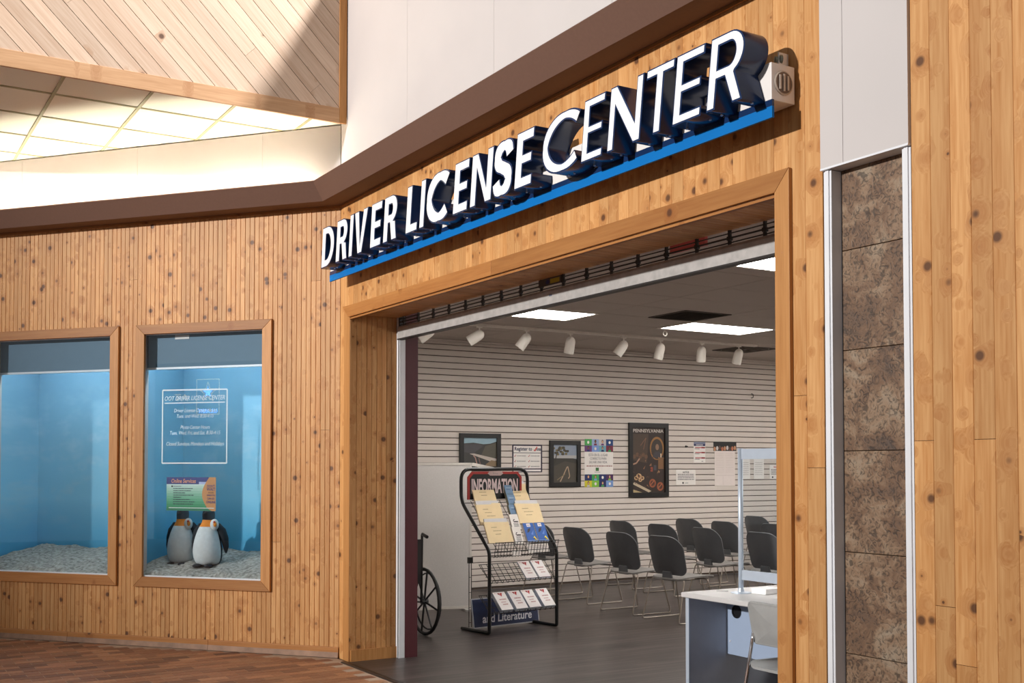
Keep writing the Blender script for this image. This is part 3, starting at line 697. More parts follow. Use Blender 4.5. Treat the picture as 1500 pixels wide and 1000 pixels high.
def sky_mat():
    m, nt, b = nmat('sky_backdrop'); tc = N(nt, 'ShaderNodeTexCoord'); sx = N(nt, 'ShaderNodeSeparateXYZ'); nt.links.new(tc.outputs['Object'], sx.inputs[0])
    mr = N(nt, 'ShaderNodeMapRange'); mr.inputs[1].default_value = .7; mr.inputs[2].default_value = 2.4; nt.links.new(sx.outputs[2], mr.inputs[0])
    base = ramp(nt, mr.outputs[0], [(0, srgb(78, 168, 206)), (.12, srgb(92, 182, 218)), (.3, srgb(140, 206, 230)), (.62, srgb(132, 184, 206)), (1, srgb(104, 150, 174))])
    mp = N(nt, 'ShaderNodeVectorMath', operation='MULTIPLY'); mp.inputs[1].default_value = (2.2, 1, 3.4); nt.links.new(tc.outputs['Object'], mp.inputs[0])
    n = N(nt, 'ShaderNodeTexNoise'); n.inputs['Scale'].default_value = 1.6; n.inputs['Detail'].default_value = 7; n.inputs['Roughness'].default_value = .6; nt.links.new(mp.outputs[0], n.inputs['Vector'])
    cm = ramp(nt, n.outputs[0], [(.5, (0,0,0,1)), (.66, (1,1,1,1))])
    band = ramp(nt, mr.outputs[0], [(.1, (0,0,0,1)), (.35, (.55,.55,.55,1)), (.7, (.35,.35,.35,1)), (.95, (.05,.05,.05,1))])
    nt.links.new(mixc(nt, math_n(nt, 'MULTIPLY', cm, band), base, srgb(176, 206, 216)), b.inputs['Base Color']); b.inputs['Roughness'].default_value = .7
    return m
M_SKY = sky_mat()
def sand_mat():
    m, nt, b = nmat('sand'); tc = N(nt, 'ShaderNodeTexCoord'); n = N(nt, 'ShaderNodeTexNoise'); n.inputs['Scale'].default_value = 34; n.inputs['Detail'].default_value = 7; nt.links.new(tc.outputs['Object'], n.inputs['Vector'])
    nt.links.new(ramp(nt, n.outputs[0], [(.3, srgb(112, 106, 98)), (.55, srgb(176, 168, 156)), (.75, srgb(204, 197, 186))]), b.inputs['Base Color']); b.inputs['Roughness'].default_value = .95
    bp = N(nt, 'ShaderNodeBump'); bp.inputs['Strength'].default_value = .8; bp.inputs['Distance'].default_value = .012; nt.links.new(n.outputs[0], bp.inputs['Height']); nt.links.new(bp.outputs[0], b.inputs['Normal'])
    return m
M_SAND = sand_mat()
bx = struct(obj('wall_display', A_box(A_box(A_box(A_box(MB(), .50, 3.62, .45, 2.9, -.80, -.76), .46, .50, .45, 2.9, -.80, -.03), 3.62, 3.66, .45, 2.9, -.80, -.03), 1.99, 2.03, .45, 2.9, -.76, -.10), M_SKY, loc=P0, rot=(0,0,ROT_A)), 'sky painted backdrop inside the display window')
struct(obj('ceiling_display', A_box(MB(), .46, 3.66, 2.68, 2.72, -.80, -.03), M_INWALL, loc=P0, rot=(0,0,ROT_A)))
random.seed(11)
def sandbed(nm, s0, s1):
    mb = MB(); nx_, ny_ = 60, 22
    for j in range(ny_+1):
        for i in range(nx_+1):
            s = s0+(s1-s0)*i/nx_; d = .02+.735*j/ny_
            zz = .592 + .17*(d/.75)**.8 + .010*math.sin(7*s+4*d)+.008*math.sin(19*s-11*d)+random.uniform(-.005,.005)
            if j == 0: zz = .588
            mb.v.append((-s, d, zz))
    for j in range(ny_):
        for i in range(nx_):
            a = j*(nx_+1)+i; mb.f.append((a, a+nx_+1, a+nx_+2, a+1)); mb.m.append(0)
    # skirt so the bed has depth
    A_box(mb, s0, s1, .5, .585, -.755, -.02)
    o = obj(nm, mb, M_SAND, None, True, P0, (0,0,ROT_A)); o['kind'] = 'stuff'; return o
tag(sandbed('sand_bed', .51, 1.985), 'grey sand bed under the two penguins in the display window', 'sand')
tag(sandbed('sand_bed', 2.035, 3.61), 'grey sand bed in the display window farther left', 'sand')
M_VAL = plain('valance_blue', srgb(84, 116, 136), .6, var=.03)
va = thing('valance', 'blue grey valance with white edge across the top of the penguin window', 'valance', P0, ROT_A)
obj('board', A_box(MB(), .505, 1.985, 2.35, 2.665, -.10, -.08), M_VAL, va)
obj('edge_strip', A_box(MB(), .505, 1.985, 2.333, 2.350, -.104, -.074), M_STRIPMETAL, va)
obj('price_tab', A_box(MB(), 1.46, 1.60, 2.585, 2.62, -.079, -.076), M_PAPER, va)
va2 = thing('valance', 'blue grey valance with white edge across the window farther left', 'valance', P0, ROT_A)
obj('board', A_box(MB(), 2.035, 3.61, 2.35, 2.665, -.10, -.08), M_VAL, va2)
obj('edge_strip', A_box(MB(), 2.035, 3.61, 2.333, 2.350, -.104, -.074), M_STRIPMETAL, va2)
for a, b, lb in ((.6, 1.9, 'cool fluorescent tube behind the valance over the penguins'), (2.15, 3.5, 'cool fluorescent tube behind the valance of the farther window')):
    t = thing('display_tube', lb, 'lamp', onA((a+b)/2, 2.60, -.17), ROT_A)
    obj('tube', MB().tube([(-(b-a)/2+.05,0,0),((b-a)/2-.05,0,0)], .012, 10), plain('display_tube_glow', (.86, .95, 1, 1), .5, var=0, emit=85.0), t)
    obj('fitting', MB().box((-(b-a)/2, -.02, .012), ((b-a)/2, .02, .075)), M_WMETAL, t)
# white vinyl lettering on the glass (front side of the glass)
M_VINYLW = plain('white_vinyl', srgb(196, 208, 212), .5, var=.01)
vl = Print(onA(I0, 0, -.0075), -dA, (0,0,1))
def vx(s): return I0 - s          # plane x for wall coordinate s
X0_, X1_ = vx(1.668), vx(1.041)
cxm = vx(1.347)
vl.line([(X0_,1.537),(X1_,1.537),(X1_,2.146),(X0_,2.150),(X0_,1.537)], .011, M_VINYLW, h=.0004)
vl.text('OOT DRIVER LICENSE CENTER', vx(1.062), 2.062, .052, M_VINYLW, 'r', width=.585, bold=.004, shear=.25, h=.0004)
vl.line([(X0_+.02,2.040),(vx(1.062),2.040)], .008, M_VINYLW, h=.0004)
vl.text('Driver License Center Hours', cxm, 1.962, .044, M_VINYLW, 'c', width=.415, bold=0, shear=.25, h=.0004)
vl.text('Tues. and Wed. 8:30-4:15', cxm, 1.915, .044, M_VINYLW, 'c', width=.36, bold=0, shear=.25, h=.0004)
vl.text('Photo Center Hours', cxm, 1.822, .044, M_VINYLW, 'c', width=.285, bold=0, shear=.25, h=.0004)
vl.text('Tues, Wed, Fri, and Sat. 8:30-4:15', cxm, 1.775, .044, M_VINYLW, 'c', width=.49, bold=0, shear=.25, h=.0004)
vl.text('Closed Sundays, Mondays and Holidays', cxm, 1.684, .044, M_VINYLW, 'c', width=.56, bold=0, shear=.25, h=.0004)
tag(vl.done('window_lettering', None), 'white vinyl opening hours in a box on the window glass', 'lettering')
# online services card on the glass
cd = thing('online_services_card', 'orange green and blue Online Services card fixed behind the glass', 'sign', onA(1.395, 1.28, -.03), ROT_A)
obj('card', MB().box((-.240,-.002,-.140),(.240,.002,.140)), M_PAPER, cd)
pr = Print(Vector((-.240,-.002,-.140)), (1,0,0), (0,0,1)); Wc, Hc = .48, .28
for k in range(10): pr.rect(0, Hc*(.05+.078*k), Wc*.98, Hc*(.05+.078*(k+1))+.0005, ink(int(40+19*k), int(140+10*k), int(84+15*k)))
pr.rect(0, 0, Wc, Hc*.06, ink(36,120,80))
pr.rect(0, Hc*.79, Wc*.9, Hc, ink(44,50,120)); pr.rect(Wc*.66, Hc*.79, Wc*.9, Hc*.86, ink(180,190,226))
pr.poly([(Wc,0),(Wc,Hc),(Wc*.87,Hc)]+[(Wc*.87-.022*math.sin(PI*t/12)*1.0-Wc*.10*math.sin(PI*t/12), Hc*(1-t/12)) for t in range(1,12)]+[(Wc*.92,0)], ink(204,140,78))
pr.text('Online Services', Wc*.10, Hc*.83, .047, ink(222,150,110), 'l', width=Wc*.50, bold=.02, shear=.2)
for r, n_ in enumerate((.16,.40,.36,.24,.42,.16,.34,.44,.40)): 
    pr.scribble(Wc*.14, Wc*(.14+n_), Hc*(.715-.066*r), .007, ink(36,44,60) if r else ink(120,120,130))
pr.disc(Wc*.115, Hc*.725, .008, .008, M_BLACK)
for t_, yy, sz, wd_ in (("DON'T",.70,.030,.075),('WAIT',.60,.036,.085),('IN LINE',.52,.018,.05),('WHEN YOU',.44,.020,.08),('CAN GO',.34,.024,.07),('ONLINE',.23,.028,.088)):
    pr.text(t_, Wc*.905, Hc*yy, sz, ink(62,54,110) if t_ != 'IN LINE' else ink(120,84,60), 'c', width=wd_, bold=.02)
pr.rect(Wc*.05, Hc*.075, Wc*.97, Hc*.095, ink(226,236,226))
pr.done('printed_face', cd)
# penguins
def penguin(x_s, depth, zf, rz, label, sc=1.0):
    t = thing('penguin_figure', label, 'figurine', onA(x_s, zf, -depth), ROT_A+rz, 'penguins in the display window'); t.scale = (sc, sc, sc)
    M_PB = plain('penguin_black', srgb(34, 34, 38), .75); M_PW = plain('penguin_white', srgb(226, 226, 222), .85, var=.05, scale=30, bump=.3); M_PO = plain('penguin_orange', srgb(236, 138, 36), .7); M_PG = plain('penguin_grey', srgb(78, 80, 84), .8)
    # body: one continuous lathe, flattened front to back
    prof = [(.02,.012),(.10,.012),(.135,.05),(.148,.12),(.146,.19),(.130,.27),(.110,.34),(.086,.40),(.066,.43),(.060,.46),(.064,.50),(.062,.54),(.045,.575),(.015,.595),(.002,.60)]
    n = 28; mb = MB(); vs = []; fs = []; ms = []
    for r, h in prof:
        for k in range(n):
            a = 2*PI*k/n; lean = -.02*math.sin(PI*min(1,h/.45)); vs.append((r*math.cos(a)*1.0, r*math.sin(a)*.92+lean, h))
    for i in range(len(prof)-1):
        for k in range(n):
            k2 = (k+1) % n; a = 2*PI*(k+.5)/n; h = (prof[i][1]+prof[i+1][1])/2
            front = -math.sin(a)                      # +1 towards the viewer
            if h > .455: mi = 3 if front > -.2 else 0
            elif front > -.05: mi = 2 if (h > .375 and front > .1) else 1
            else: mi = 0
            fs.append((i*n+k, i*n+k2, (i+1)*n+k2, (i+1)*n+k)); ms.append(mi)
    mb.v = vs; mb.f = fs+[tuple(range(n-1,-1,-1))]; mb.m = ms+[0]
    b = obj('body', mb, [M_PB, M_PW, M_PO, M_PG], t, True)
    s1 = b.modifiers.new('smooth', 'SUBSURF'); s1.levels = 1; s1.render_levels = 1
    # bib: orange throat
    # flippers: tapered blades
    for sx in (-1, 1):
        path = [(sx*.085,.02,.41),(sx*.128,.03,.35),(sx*.158,.035,.27),(sx*.172,.035,.19),(sx*.178,.03,.13)]
        fb = MB().tube(path, [.030,.040,.036,.026,.008], 10); fb.xf(lambda p: Vector((p.x, .03+(p.y-.03)*1.35, p.z)))
        obj('flipper', fb, M_PB, t, True)
    # collar puff with red-orange cheek, seen at the right shoulder
    cb = MB().ball((.088,-.045,.415),(.044,.036,.058)); obj('collar', cb, M_PW, t, True)
    ck = MB().ball((.108,-.073,.42),(.018,.014,.026)); obj('cheek', ck, M_PO, t, True)
    ck2 = MB().ball((.104,-.078,.442),(.012,.010,.012)); obj('cheek_spot', ck2, plain('penguin_red', srgb(196, 66, 44), .7), t, True)
    for sx in (-1, 1):
        ft = MB().ball((sx*.062,-.112,.012),(.040,.062,.020)); obj('foot', ft, M_PB, t, True)
    obj('beak', MB().tube([(0,-.05,.535),(0,-.085,.525),(0,-.115,.512)], [.016,.010,.003], 8), plain('penguin_beak', srgb(60, 44, 40), .5), t, True)
    return t
penguin(1.425, .33, .655, .10, 'right penguin figure on the sand, its flipper hanging free', .86)
penguin(1.735, .40, .655, .10, 'left penguin figure on the sand, partly past the Online Services card', .86)

# ---- things across the concourse, seen only as reflections in the glass
ar = thing('army_sign', 'blue lit star emblem sign across the concourse, reflected in the window', 'sign', (.38, -15.19, 3.09), ROT_A+PI)
obj('board', MB().box((-1.3,.0,-3.09),(1.3,.05,.60)), plain('dark_shopfront', srgb(46, 66, 80), .7), ar)
pr = Print(Vector((0,0,0)), (1,0,0), (0,0,1)); M_YE = plain('yellow_neon', srgb(196, 160, 84), .5, emit=3.5); M_BE = plain('blue_neon', srgb(90, 150, 255), .5, emit=14)
K_ = 1.43
pr.line([(-.19*K_,-.34*K_),(.19*K_,-.34*K_),(.19*K_,.17*K_),(-.19*K_,.17*K_),(-.19*K_,-.34*K_)], .013*K_, M_YE)
st = lambda R, r, cx=0, cy=-.02*K_: [(cx+(R if k % 2 == 0 else r)*math.sin(PI*k/5), cy+(R if k % 2 == 0 else r)*math.cos(PI*k/5)) for k in range(10)]
q = st(.155*K_, .062*K_); pr.line(q+[q[0]], .012*K_, M_YE); pr.poly(st(.085*K_,.034*K_), M_BE)
pr.text('U.S. ARMY', 0, -.32*K_, .085*K_, M_BE, 'c', width=.32*K_, bold=.02)
pr.text('AT', .33*K_, -.14*K_, .15*K_, M_YE, 'l', width=.24*K_, bold=.01)
pr.done('neon', ar)

# ---- literature rack
RO = Vector((-.631, 1.621, 0)); RZ = math.atan2(.99, -.14)
rk = thing('literature_rack', 'black tubular literature rack with INFORMATION header', 'rack', RO, RZ)
WR = .805
def L(p): return Vector(p)
def corner(p0, p1, p2, r, n=6):
    p0, p1, p2 = Vector(p0), Vector(p1), Vector(p2); a = p1+(p0-p1).normalized()*r; b = p1+(p2-p1).normalized()*r
    return [a*(1-t)**2+p1*2*t*(1-t)+b*t*t for t in [i/n for i in range(n+1)]]
def roundpath(P, r):
    out = [Vector(P[0])]
    for a, b, c in zip(P, P[1:], P[2:]):
        out += corner(a, b, c, r if not isinstance(r, dict) else r.get(tuple(b), .03))
    return out+[Vector(P[-1])]
pf = [(0,.41,.018),(0,0,.018),(0,0,.745),(0,.425,1.19),(0,.43,1.485),(WR,.43,1.485),(WR,.425,1.19),(WR,0,.735),(WR,0,.018),(WR,.41,.018)]
rr_ = {pf[4]: .11, pf[5]: .11, pf[1]: .02, pf[8]: .02, pf[2]: .05, pf[7]: .05, pf[3]: .08, pf[6]: .08}
obj('frame', MB().tube(roundpath(pf, rr_), .0165, 10), M_BLACKTUBE, rk, True)
hd = obj('header_board', MB().prism([(.075,.425,1.20),(.73,.425,1.20),(.73,.425,1.41),(.68,.425,1.462),(.125,.425,1.462),(.075,.425,1.41)], (0,.01,0)), plain('header_red', srgb(176, 40, 34), .4), rk)
pr = Print(Vector((0,.4248,0)), (1,0,0), (0,0,1))
pr.poly([(.10,1.20),(.705,1.20),(.705,1.40),(.665,1.438),(.14,1.438),(.10,1.40)], M_BLACK)
pr.text('INFORMATION', .4, 1.262, .185, plain('header_letters', srgb(226, 206, 206), .5), 'c', width=.56, bold=.03)
pr.poly([(.31,1.445),(.34,1.468),(.47,1.468),(.50,1.445),(.47,1.424),(.34,1.424)], plain('header_badge', srgb(206, 178, 174), .5))
pr.text('Free', .405, 1.436, .024, M_GREYINK, 'c', width=.06)
pr.done('header_print', hd)
# wire work
wi = MB(); R_W = .0028
def wire(*p, r=R_W): wi.tube([Vector(q) for q in p], r, 5)
for t in (0.0,.36,.72,.98):    # cross wires of the sloped back
    wire((0,.425*t+.012,.745+.445*t-.012),(WR,.425*t+.012,.745+.445*t-.012), r=.004)
for k in range(1,7):
    u_ = WR*k/7; wire((u_,.02,.735),(u_,.435,1.19))
# basket lip on the slope's foot
for zz, dd in ((.70,-.03),(.745,-.045),(.80,-.055),(.825,-.06)): wire((.02,dd,zz),(WR-.02,dd,zz))
for k in range(22): 
    u_ = .03+(WR-.06)*k/21; wire((u_,.06,.70),(u_,-.03,.69),(u_,-.06,.828))
obj('wire_back', wi, M_DARKROD, rk)
def shelf(z_f, name):
    global wi
    wi = MB()
    for t in (0,.33,.66,1.0): wire((.0,.005+.15*t,z_f+.155*t),(WR,.005+.15*t,z_f+.155*t), r=.0035)
    for k in range(13): 
        u_ = .02+(WR-.04)*k/12; wire((u_,-.020,z_f+.02),(u_,-.012,z_f-.003),(u_,.005,z_f-.004),(u_,.155,z_f+.155))
    wire((.02,-.020,z_f+.02),(WR-.02,-.020,z_f+.02))
    wire((.0,.155,z_f+.155),(.0,.0,z_f+.02)); 
    return obj(name, wi, M_DARKROD, rk)
shelf(.462, 'wire_shelf'); shelf(.182, 'wire_shelf')
wi = MB()
for sx in (0.08, .108): wire((sx+.0,.41,.018),(sx+.0,.41,.66), r=.0035)
for k in range(5): wire((.08,.41,.06+.14*k),(.108,.41,.06+.14*k))
obj('side_brace', wi, M_DARKROD, rk); obj('clamp', MB().box((.07,.395,.61),(.115,.425,.665)), M_BLACK, rk)
def card(name, label, cat, u0, u1, d, z, h, lean, mat, thick, group=None, fn=None, tilt=0):
    """sheet or stack standing on the rack: bottom edge at (d,z), leaning back"""
    c = RO + Matrix.Rotation(RZ, 3, 'Z') @ Vector(((u0+u1)/2, d, z))
    t = thing(name, label, cat, c, RZ, group)
    wd = u1-u0; q = Matrix.Rotation(-math.radians(90-lean), 4, 'X'); t.rotation_euler = (Matrix.Rotation(RZ, 4, 'Z') @ q @ Matrix.Rotation(math.radians(tilt), 4, 'Y')).to_euler()
    return t, wd
FOL = [(.125,.385,.385,1.165,.20,'topmost left'),(.055,.345,.215,.975,.21,'middle left'),(.036,.325,.065,.815,.21,'lowest left'),(.535,.80,.385,1.150,.21,'topmost right'),(.522,.822,.215,.975,.205,'lower right')]
for k, (u0, u1, d, z, h, wh) in enumerate(FOL):
    t, wd = card('manila_folder', 'manila folder of forms with handwriting, %s in the rack' % wh, 'folder', u0, u1, d-.012, z, h, 66, M_MANILA, .006, 'manila folders in the rack', tilt=0)
    obj('cover', MB().prism([(-wd/2,-.004,0),(wd/2,-.004,0),(wd/2,-.004,h),(wd*.16,-.004,h),(wd*.12,-.004,h-.012),(-wd/2,-.004,h-.012)] if k % 2 else [(-wd/2,-.004,0),(wd/2,-.004,0),(wd/2,-.004,h-.012),(-wd/2,-.004,h-.004)], (0,.002,0)), M_MANILA, t)
    obj('back_cover', MB().box((-wd/2,.006,0),(wd/2,.008,h)), M_MANILA, t)
    obj('forms', MB().box((-wd/2+.012,-.001,.002),(wd/2-.012,.005,h+.028)), plain('form_paper', srgb(212, 208, 208), .7), t)
    pr = Print(Vector((-wd/2,-.0042,0)), (1,0,0), (0,0,1))
    for r in range(3): pr.scribble(wd*(.24+.05*r), wd*(.24+.05*r)+wd*random.uniform(.22,.4), h*(.70-.16*r), .006, ink(150,128,96))
    pr.done('handwriting', t)
for k, (u0, u1, d, z, h, wh) in enumerate([(.505,.595,.36,1.185,.16,'top'),(.484,.578,.29,1.09,.16,'middle'),(.452,.556,.225,1.0,.16,'bottom')]):
    t, wd = card('blue_booklet', 'blue grey booklet stack, %s of the three between the manila folders' % wh, 'booklet', u0, u1, d, z, h, 66, M_PAPER, .03, 'blue booklets in the rack')
    obj('booklet_block', MB().box((-wd/2,-.0,0),(wd/2,.028,h-.004)), plain('page_edges', srgb(172, 172, 150), .7), t)
    obj('cover', MB().box((-wd/2,-.002,0),(wd/2,0,h)), ink(104,134,166), t)
    pr = Print(Vector((-wd/2,-.002,0)), (1,0,0), (0,0,1)); pr.scribble(wd*.2, wd*.85, h*.80, .010, ink(156,178,196)); pr.scribble(wd*.2, wd*.7, h*.70, .006, ink(70,92,120)); pr.rect(wd*.1,h*.1,wd*.9,h*.5, ink(92,120,142)); pr.done('cover_print', t)
for k, (u0, u1, d, z, h, wh) in enumerate([(.40,.50,.155,.925,.15,'upper'),(.345,.445,.045,.80,.165,'lower')]):
    t, wd = card('white_leaflet', 'white leaflet stack with black print, %s one in the rack middle' % wh, 'leaflet', u0, u1, d, z, h, 66, M_PAPER, .02)
    obj('leaflet_block', MB().box((-wd/2,0,0),(wd/2,.02,h)), M_PAPER, t)
    pr = Print(Vector((-wd/2,-.0001,0)), (1,0,0), (0,0,1)); pr.line([(wd*.3,h*.52),(wd*.36,h*.62),(wd*.5,h*.66)], .008, M_INK); pr.rect(wd*.34,h*.47,wd*.86,h*.54,M_INK)
    for r in range(5): pr.scribble(wd*.25, wd*.82, h*(.38-.07*r), .006, ink(96,94,100))
    pr.done('leaflet_print', t)
for k, (u0, u1, wh) in enumerate([(.495,.620,'left'),(.632,.757,'right')]):
    t, wd = card('blue_handbook', 'bright blue handbook with dark bird shape, %s of the pair in the rack' % wh, 'booklet', u0, u1, .05, .808, .19, 64, M_PAPER, .03, 'bright blue handbooks')
    h = .19
    obj('booklet_block', MB().box((-wd/2,0,0),(wd/2,.025,h-.003)), M_PAPER, t); obj('cover', MB().box((-wd/2,-.002,0),(wd/2,0,h)), ink(40,94,176), t)
    pr = Print(Vector((-wd/2,-.002,0)), (1,0,0), (0,0,1)); pr.rect(wd*.32,h*.80,wd*.68,h*.97,M_PAPER); pr.scribble(wd*.38,wd*.62,h*.86,.008,ink(90,110,150)); pr.poly([(wd*.18,h*.48),(wd*.32,h*.68),(wd*.60,h*.74),(wd*.52,h*.60),(wd*.36,h*.52)], ink(52,50,56)); pr.poly([(wd*.5,h*.40),(wd*.85,h*.62),(wd*.7,h*.36)], ink(86,130,206)); pr.poly([(wd*.62,h*.22),(wd*.78,h*.30),(wd*.96,h*.08),(wd*.82,h*.02)], ink(226,204,40)); pr.line([(wd*.66,h*.2),(wd*.88,h*.06)], .008, M_INK); pr.rect(0,0,wd,h*.08,ink(120,156,214)); pr.done('cover_print', t)
t, wd = card('white_flyer', 'white flyer in the wire basket under the blue handbooks', 'leaflet', .445, .70, -.02, .715, .085, 72, M_PAPER, .004)
obj('sheet', MB().box((-wd/2,0,0),(wd/2,.004,.085)), M_PAPER, t); pr = Print(Vector((-wd/2,0,0)), (1,0,0), (0,0,1)); [pr.scribble(wd*.12,wd*.85,.06-.016*r,.004,M_GREYINK) for r in range(3)]; pr.done('flyer_print', t)
t, wd = card('small_card', 'small white card clipped low in the wire basket', 'card', .24, .34, -.035, .70, .04, 80, M_PAPER, .004)
obj('sheet', MB().box((-wd/2,0,0),(wd/2,.002,.04)), M_PAPER, t); obj('clip', MB().box((-.01,-.004,.034),(.01,.006,.046)), M_GALV, t)
def booklet(u0, u1, z_f, thick, lab, grp):
    t, wd = card('form_booklet', lab, 'booklet', u0, u1, .0, z_f+.006, .205, 46, M_PAPER, thick, grp)
    h = .205
    obj('booklet_block', MB().prism([(-wd/2,-thick*.15,0),(-wd/2,-thick,.004),(-wd/2,-thick,h-.002),(-wd/2,0,h),(-wd/2,0,0)], (wd,0,0)), plain('booklet_pages', srgb(206, 212, 226), .6, var=.08, scale=120), t)
    obj('cover', MB().box((-wd/2,-thick-.0015,.003),(wd/2,-thick,h)), plain('booklet_cover', srgb(240, 234, 232), .5, var=.01), t)
    pr = Print(Vector((-wd/2,-thick-.0015,0)), (1,0,0), (0,0,1)); r_ = ink(150,30,34)
    pr.poly([(wd*.30,h*.94),(wd*.52,h*.94),(wd*.48,h*.80)], r_); pr.poly([(wd*.54,h*.94),(wd*.74,h*.94),(wd*.58,h*.74),(wd*.51,h*.80)], ink(188,52,52)); 
    pr.scribble(wd*.08,wd*.24,h*.92,.006,ink(206,150,150))
    for r, (a_, b_) in enumerate(((.26,.82),(.30,.70),(.34,.76))): pr.scribble(wd*a_, wd*b_, h*(.56-.14*r), .012 if r != 1 else .008, ink(186,132,132))
    pr.done('cover_print', t)
for u0, u1, wh in ((.432,.568,'left'),(.590,.728,'right')): booklet(u0, u1, .462, .012, 'white booklet with red V mark, %s of two on the middle wire shelf' % wh, 'red marked booklets')
for u0, u1, wh in ((.125,.262,'leftmost'),(.300,.437,'second from left'),(.458,.595,'third from left'),(.636,.773,'rightmost')): booklet(u0, u1, .182, .034, 'thick stack of red V booklets, %s of four on the lowest shelf' % wh, 'red marked booklets')
# blue sign leaning in the foot of the rack
bs = thing('literature_sign', 'dark blue sign reading and Literature at the rack foot', 'sign', RO + Matrix.Rotation(RZ, 3, 'Z') @ Vector((.475,.33,.012)), RZ)
bs.rotation_euler = (Matrix.Rotation(RZ, 4, 'Z') @ Matrix.Rotation(math.radians(-9), 4, 'X')).to_euler()
obj('board', MB().box((-.40,0,0),(.40,.012,.275)), plain('sign_border', srgb(176, 178, 184), .5), bs)
pr = Print(Vector((-.40,0,0)), (1,0,0), (0,0,1)); pr.rect(.010,.010,.79,.265, plain('sign_blue', srgb(22, 36, 74), .5)); pr.text('and Literature', .41, .045, .108, plain('sign_letters', srgb(214, 214, 222), .5), 'c', width=.60, bold=.02, shear=.15); pr.done('sign_print', bs)

# ---- fabric partition behind the rack
pt = thing('partition_screen', 'folding light grey fabric partition behind the literature rack', 'partition', (-2.277, 2.35, 0))
def ppanel(a, b, name):
    a, b = Vector(a), Vector(b); d = (b-a).normalized(); n = Vector((d.y,-d.x,0)); L_ = (b-a).length
    def q(u_, z_, o_): return a + d*u_ + n*o_ + Vector((0,0,z_))
    def bx_(mb, u0, u1, z0, z1, o): mb.prism([q(u0,z0,-o), q(u1,z0,-o), q(u1,z1,-o), q(u0,z1,-o)], n*2*o); return mb
    p = obj(name, bx_(MB(), .02, L_-.02, .05, 1.525, .018), M_PARTITION, pt)
    fr = MB(); bx_(fr, 0, .022, 0.01, 1.55, .022); bx_(fr, L_-.022, L_, .01, 1.55, .022); bx_(fr, .022, L_-.022, 1.525, 1.55, .022); bx_(fr, .022, L_-.022, .02, .05, .022)
    obj('panel_frame', fr, plain('partition_frame', srgb(206, 200, 192), .4, .1), p)
    ft = MB(); bx_(ft, .05, .09, 0, .02, .12); bx_(ft, L_-.09, L_-.05, 0, .02, .12); obj('panel_foot', ft, M_GALV, p)
ppanel((-.30,-1.25,0), (0,0,0), 'fabric_panel')
obj('brace_rail', MB().prism([(-.0,.01,1.515),(0,.01,1.55),(.0,.03,1.55),(.0,.03,1.515)], (-1.585,1.30,-.07)), plain('partition_frame', srgb(206, 200, 192), .4, .1), pt)
# ---- wheelchair
wc = thing('wheelchair', 'black folding wheelchair standing just inside the left of the opening', 'wheelchair', (-.93, .845, 0), PI/2)   # local +y faces -X
def wheel(mbs, x, y, z, R):
    pass
for sx in (1, -1):
    wx = .275*sx
    ring = [(wx, .30*math.cos(2*PI*k/28), .302+.287*math.sin(2*PI*k/28)) for k in range(28)]
    ring = [(wx, .287*math.cos(2*PI*k/28), .302+.287*math.sin(2*PI*k/28)) for k in range(28)]
    wl_ = obj('wheel', MB().tube(ring, .0155, 8, closed=True), plain('tyre', srgb(26, 25, 25), .6), wc, True)
    sp = MB()
    for k in range(8): a = 2*PI*k/8+.2; sp.tube([(wx,0,.302),(wx,.275*math.cos(a),.302+.275*math.sin(a))], .009, 6)
    sp.tube([(wx-.03,0,.302),(wx+.03,0,.302)], .028, 12); obj('spokes', sp, M_BLACK, wl_)
    hr = [(wx+.035*sx, .25*math.cos(2*PI*k/28), .302+.25*math.sin(2*PI*k/28)) for k in range(28)]
    obj('hand_rim', MB().tube(hr, .008, 6, closed=True), M_BLACK, wl_)
    cast = [(wx-.03*sx, .40+.085*math.cos(2*PI*k/18), .10+.085*math.sin(2*PI*k/18)) for k in range(18)]
    cw = obj('caster', MB().tube(cast, .015, 8, closed=True), plain('tyre', srgb(26,25,25), .6), wc, True)
    obj('caster_fork', MB().tube([(wx-.03*sx,.40,.10),(wx-.03*sx,.38,.24)], .012, 8).tube([(wx-.05*sx,.40,.10),(wx-.01*sx,.40,.10)], .02, 8), M_BLACK, cw)
    fx = .235*sx
    obj('side_frame', MB().tube([(fx,-.03,.90),(fx,-.02,.30),(fx,.42,.27),(fx,.44,.50),(fx,-.0,.52)], .012, 8).tube([(fx,.42,.27),(fx,.62,.10)], .011, 8), M_BLACK, wc)
    obj('push_handle', MB().tube([(fx,-.03,.885),(fx,-.04,.905),(fx,-.13,.885)], [.012,.015,.016], 8), M_BLACK, wc)
    obj('armrest', MB().box((fx-.02,.02,.68),(fx+.02,.36,.715)).box((fx-.008,.03,.52),(fx+.008,.05,.68)).box((fx-.008,.30,.50),(fx+.008,.32,.68)), M_BLACK, wc)
    obj('footrest', MB().box((fx*.35,.60,.085),(fx*.98,.74,.10)), M_BLACK, wc)
obj('backrest', MB().prism([(-.225,-.035,.47),(.225,-.035,.47),(.225,-.045,.86),(-.225,-.045,.86)], (0,.025,0)), plain('wheelchair_vinyl', srgb(22, 21, 22), .5), wc)
obj('seat', MB().box((-.225,.0,.475),(.225,.42,.505)), plain('wheelchair_vinyl', srgb(22, 21, 22), .5), wc)
obj('cross_brace', MB().tube([(-.235,.2,.28),(.235,.2,.47)], .011, 8).tube([(.235,.22,.28),(-.235,.22,.47)], .011, 8), M_BLACK, wc)

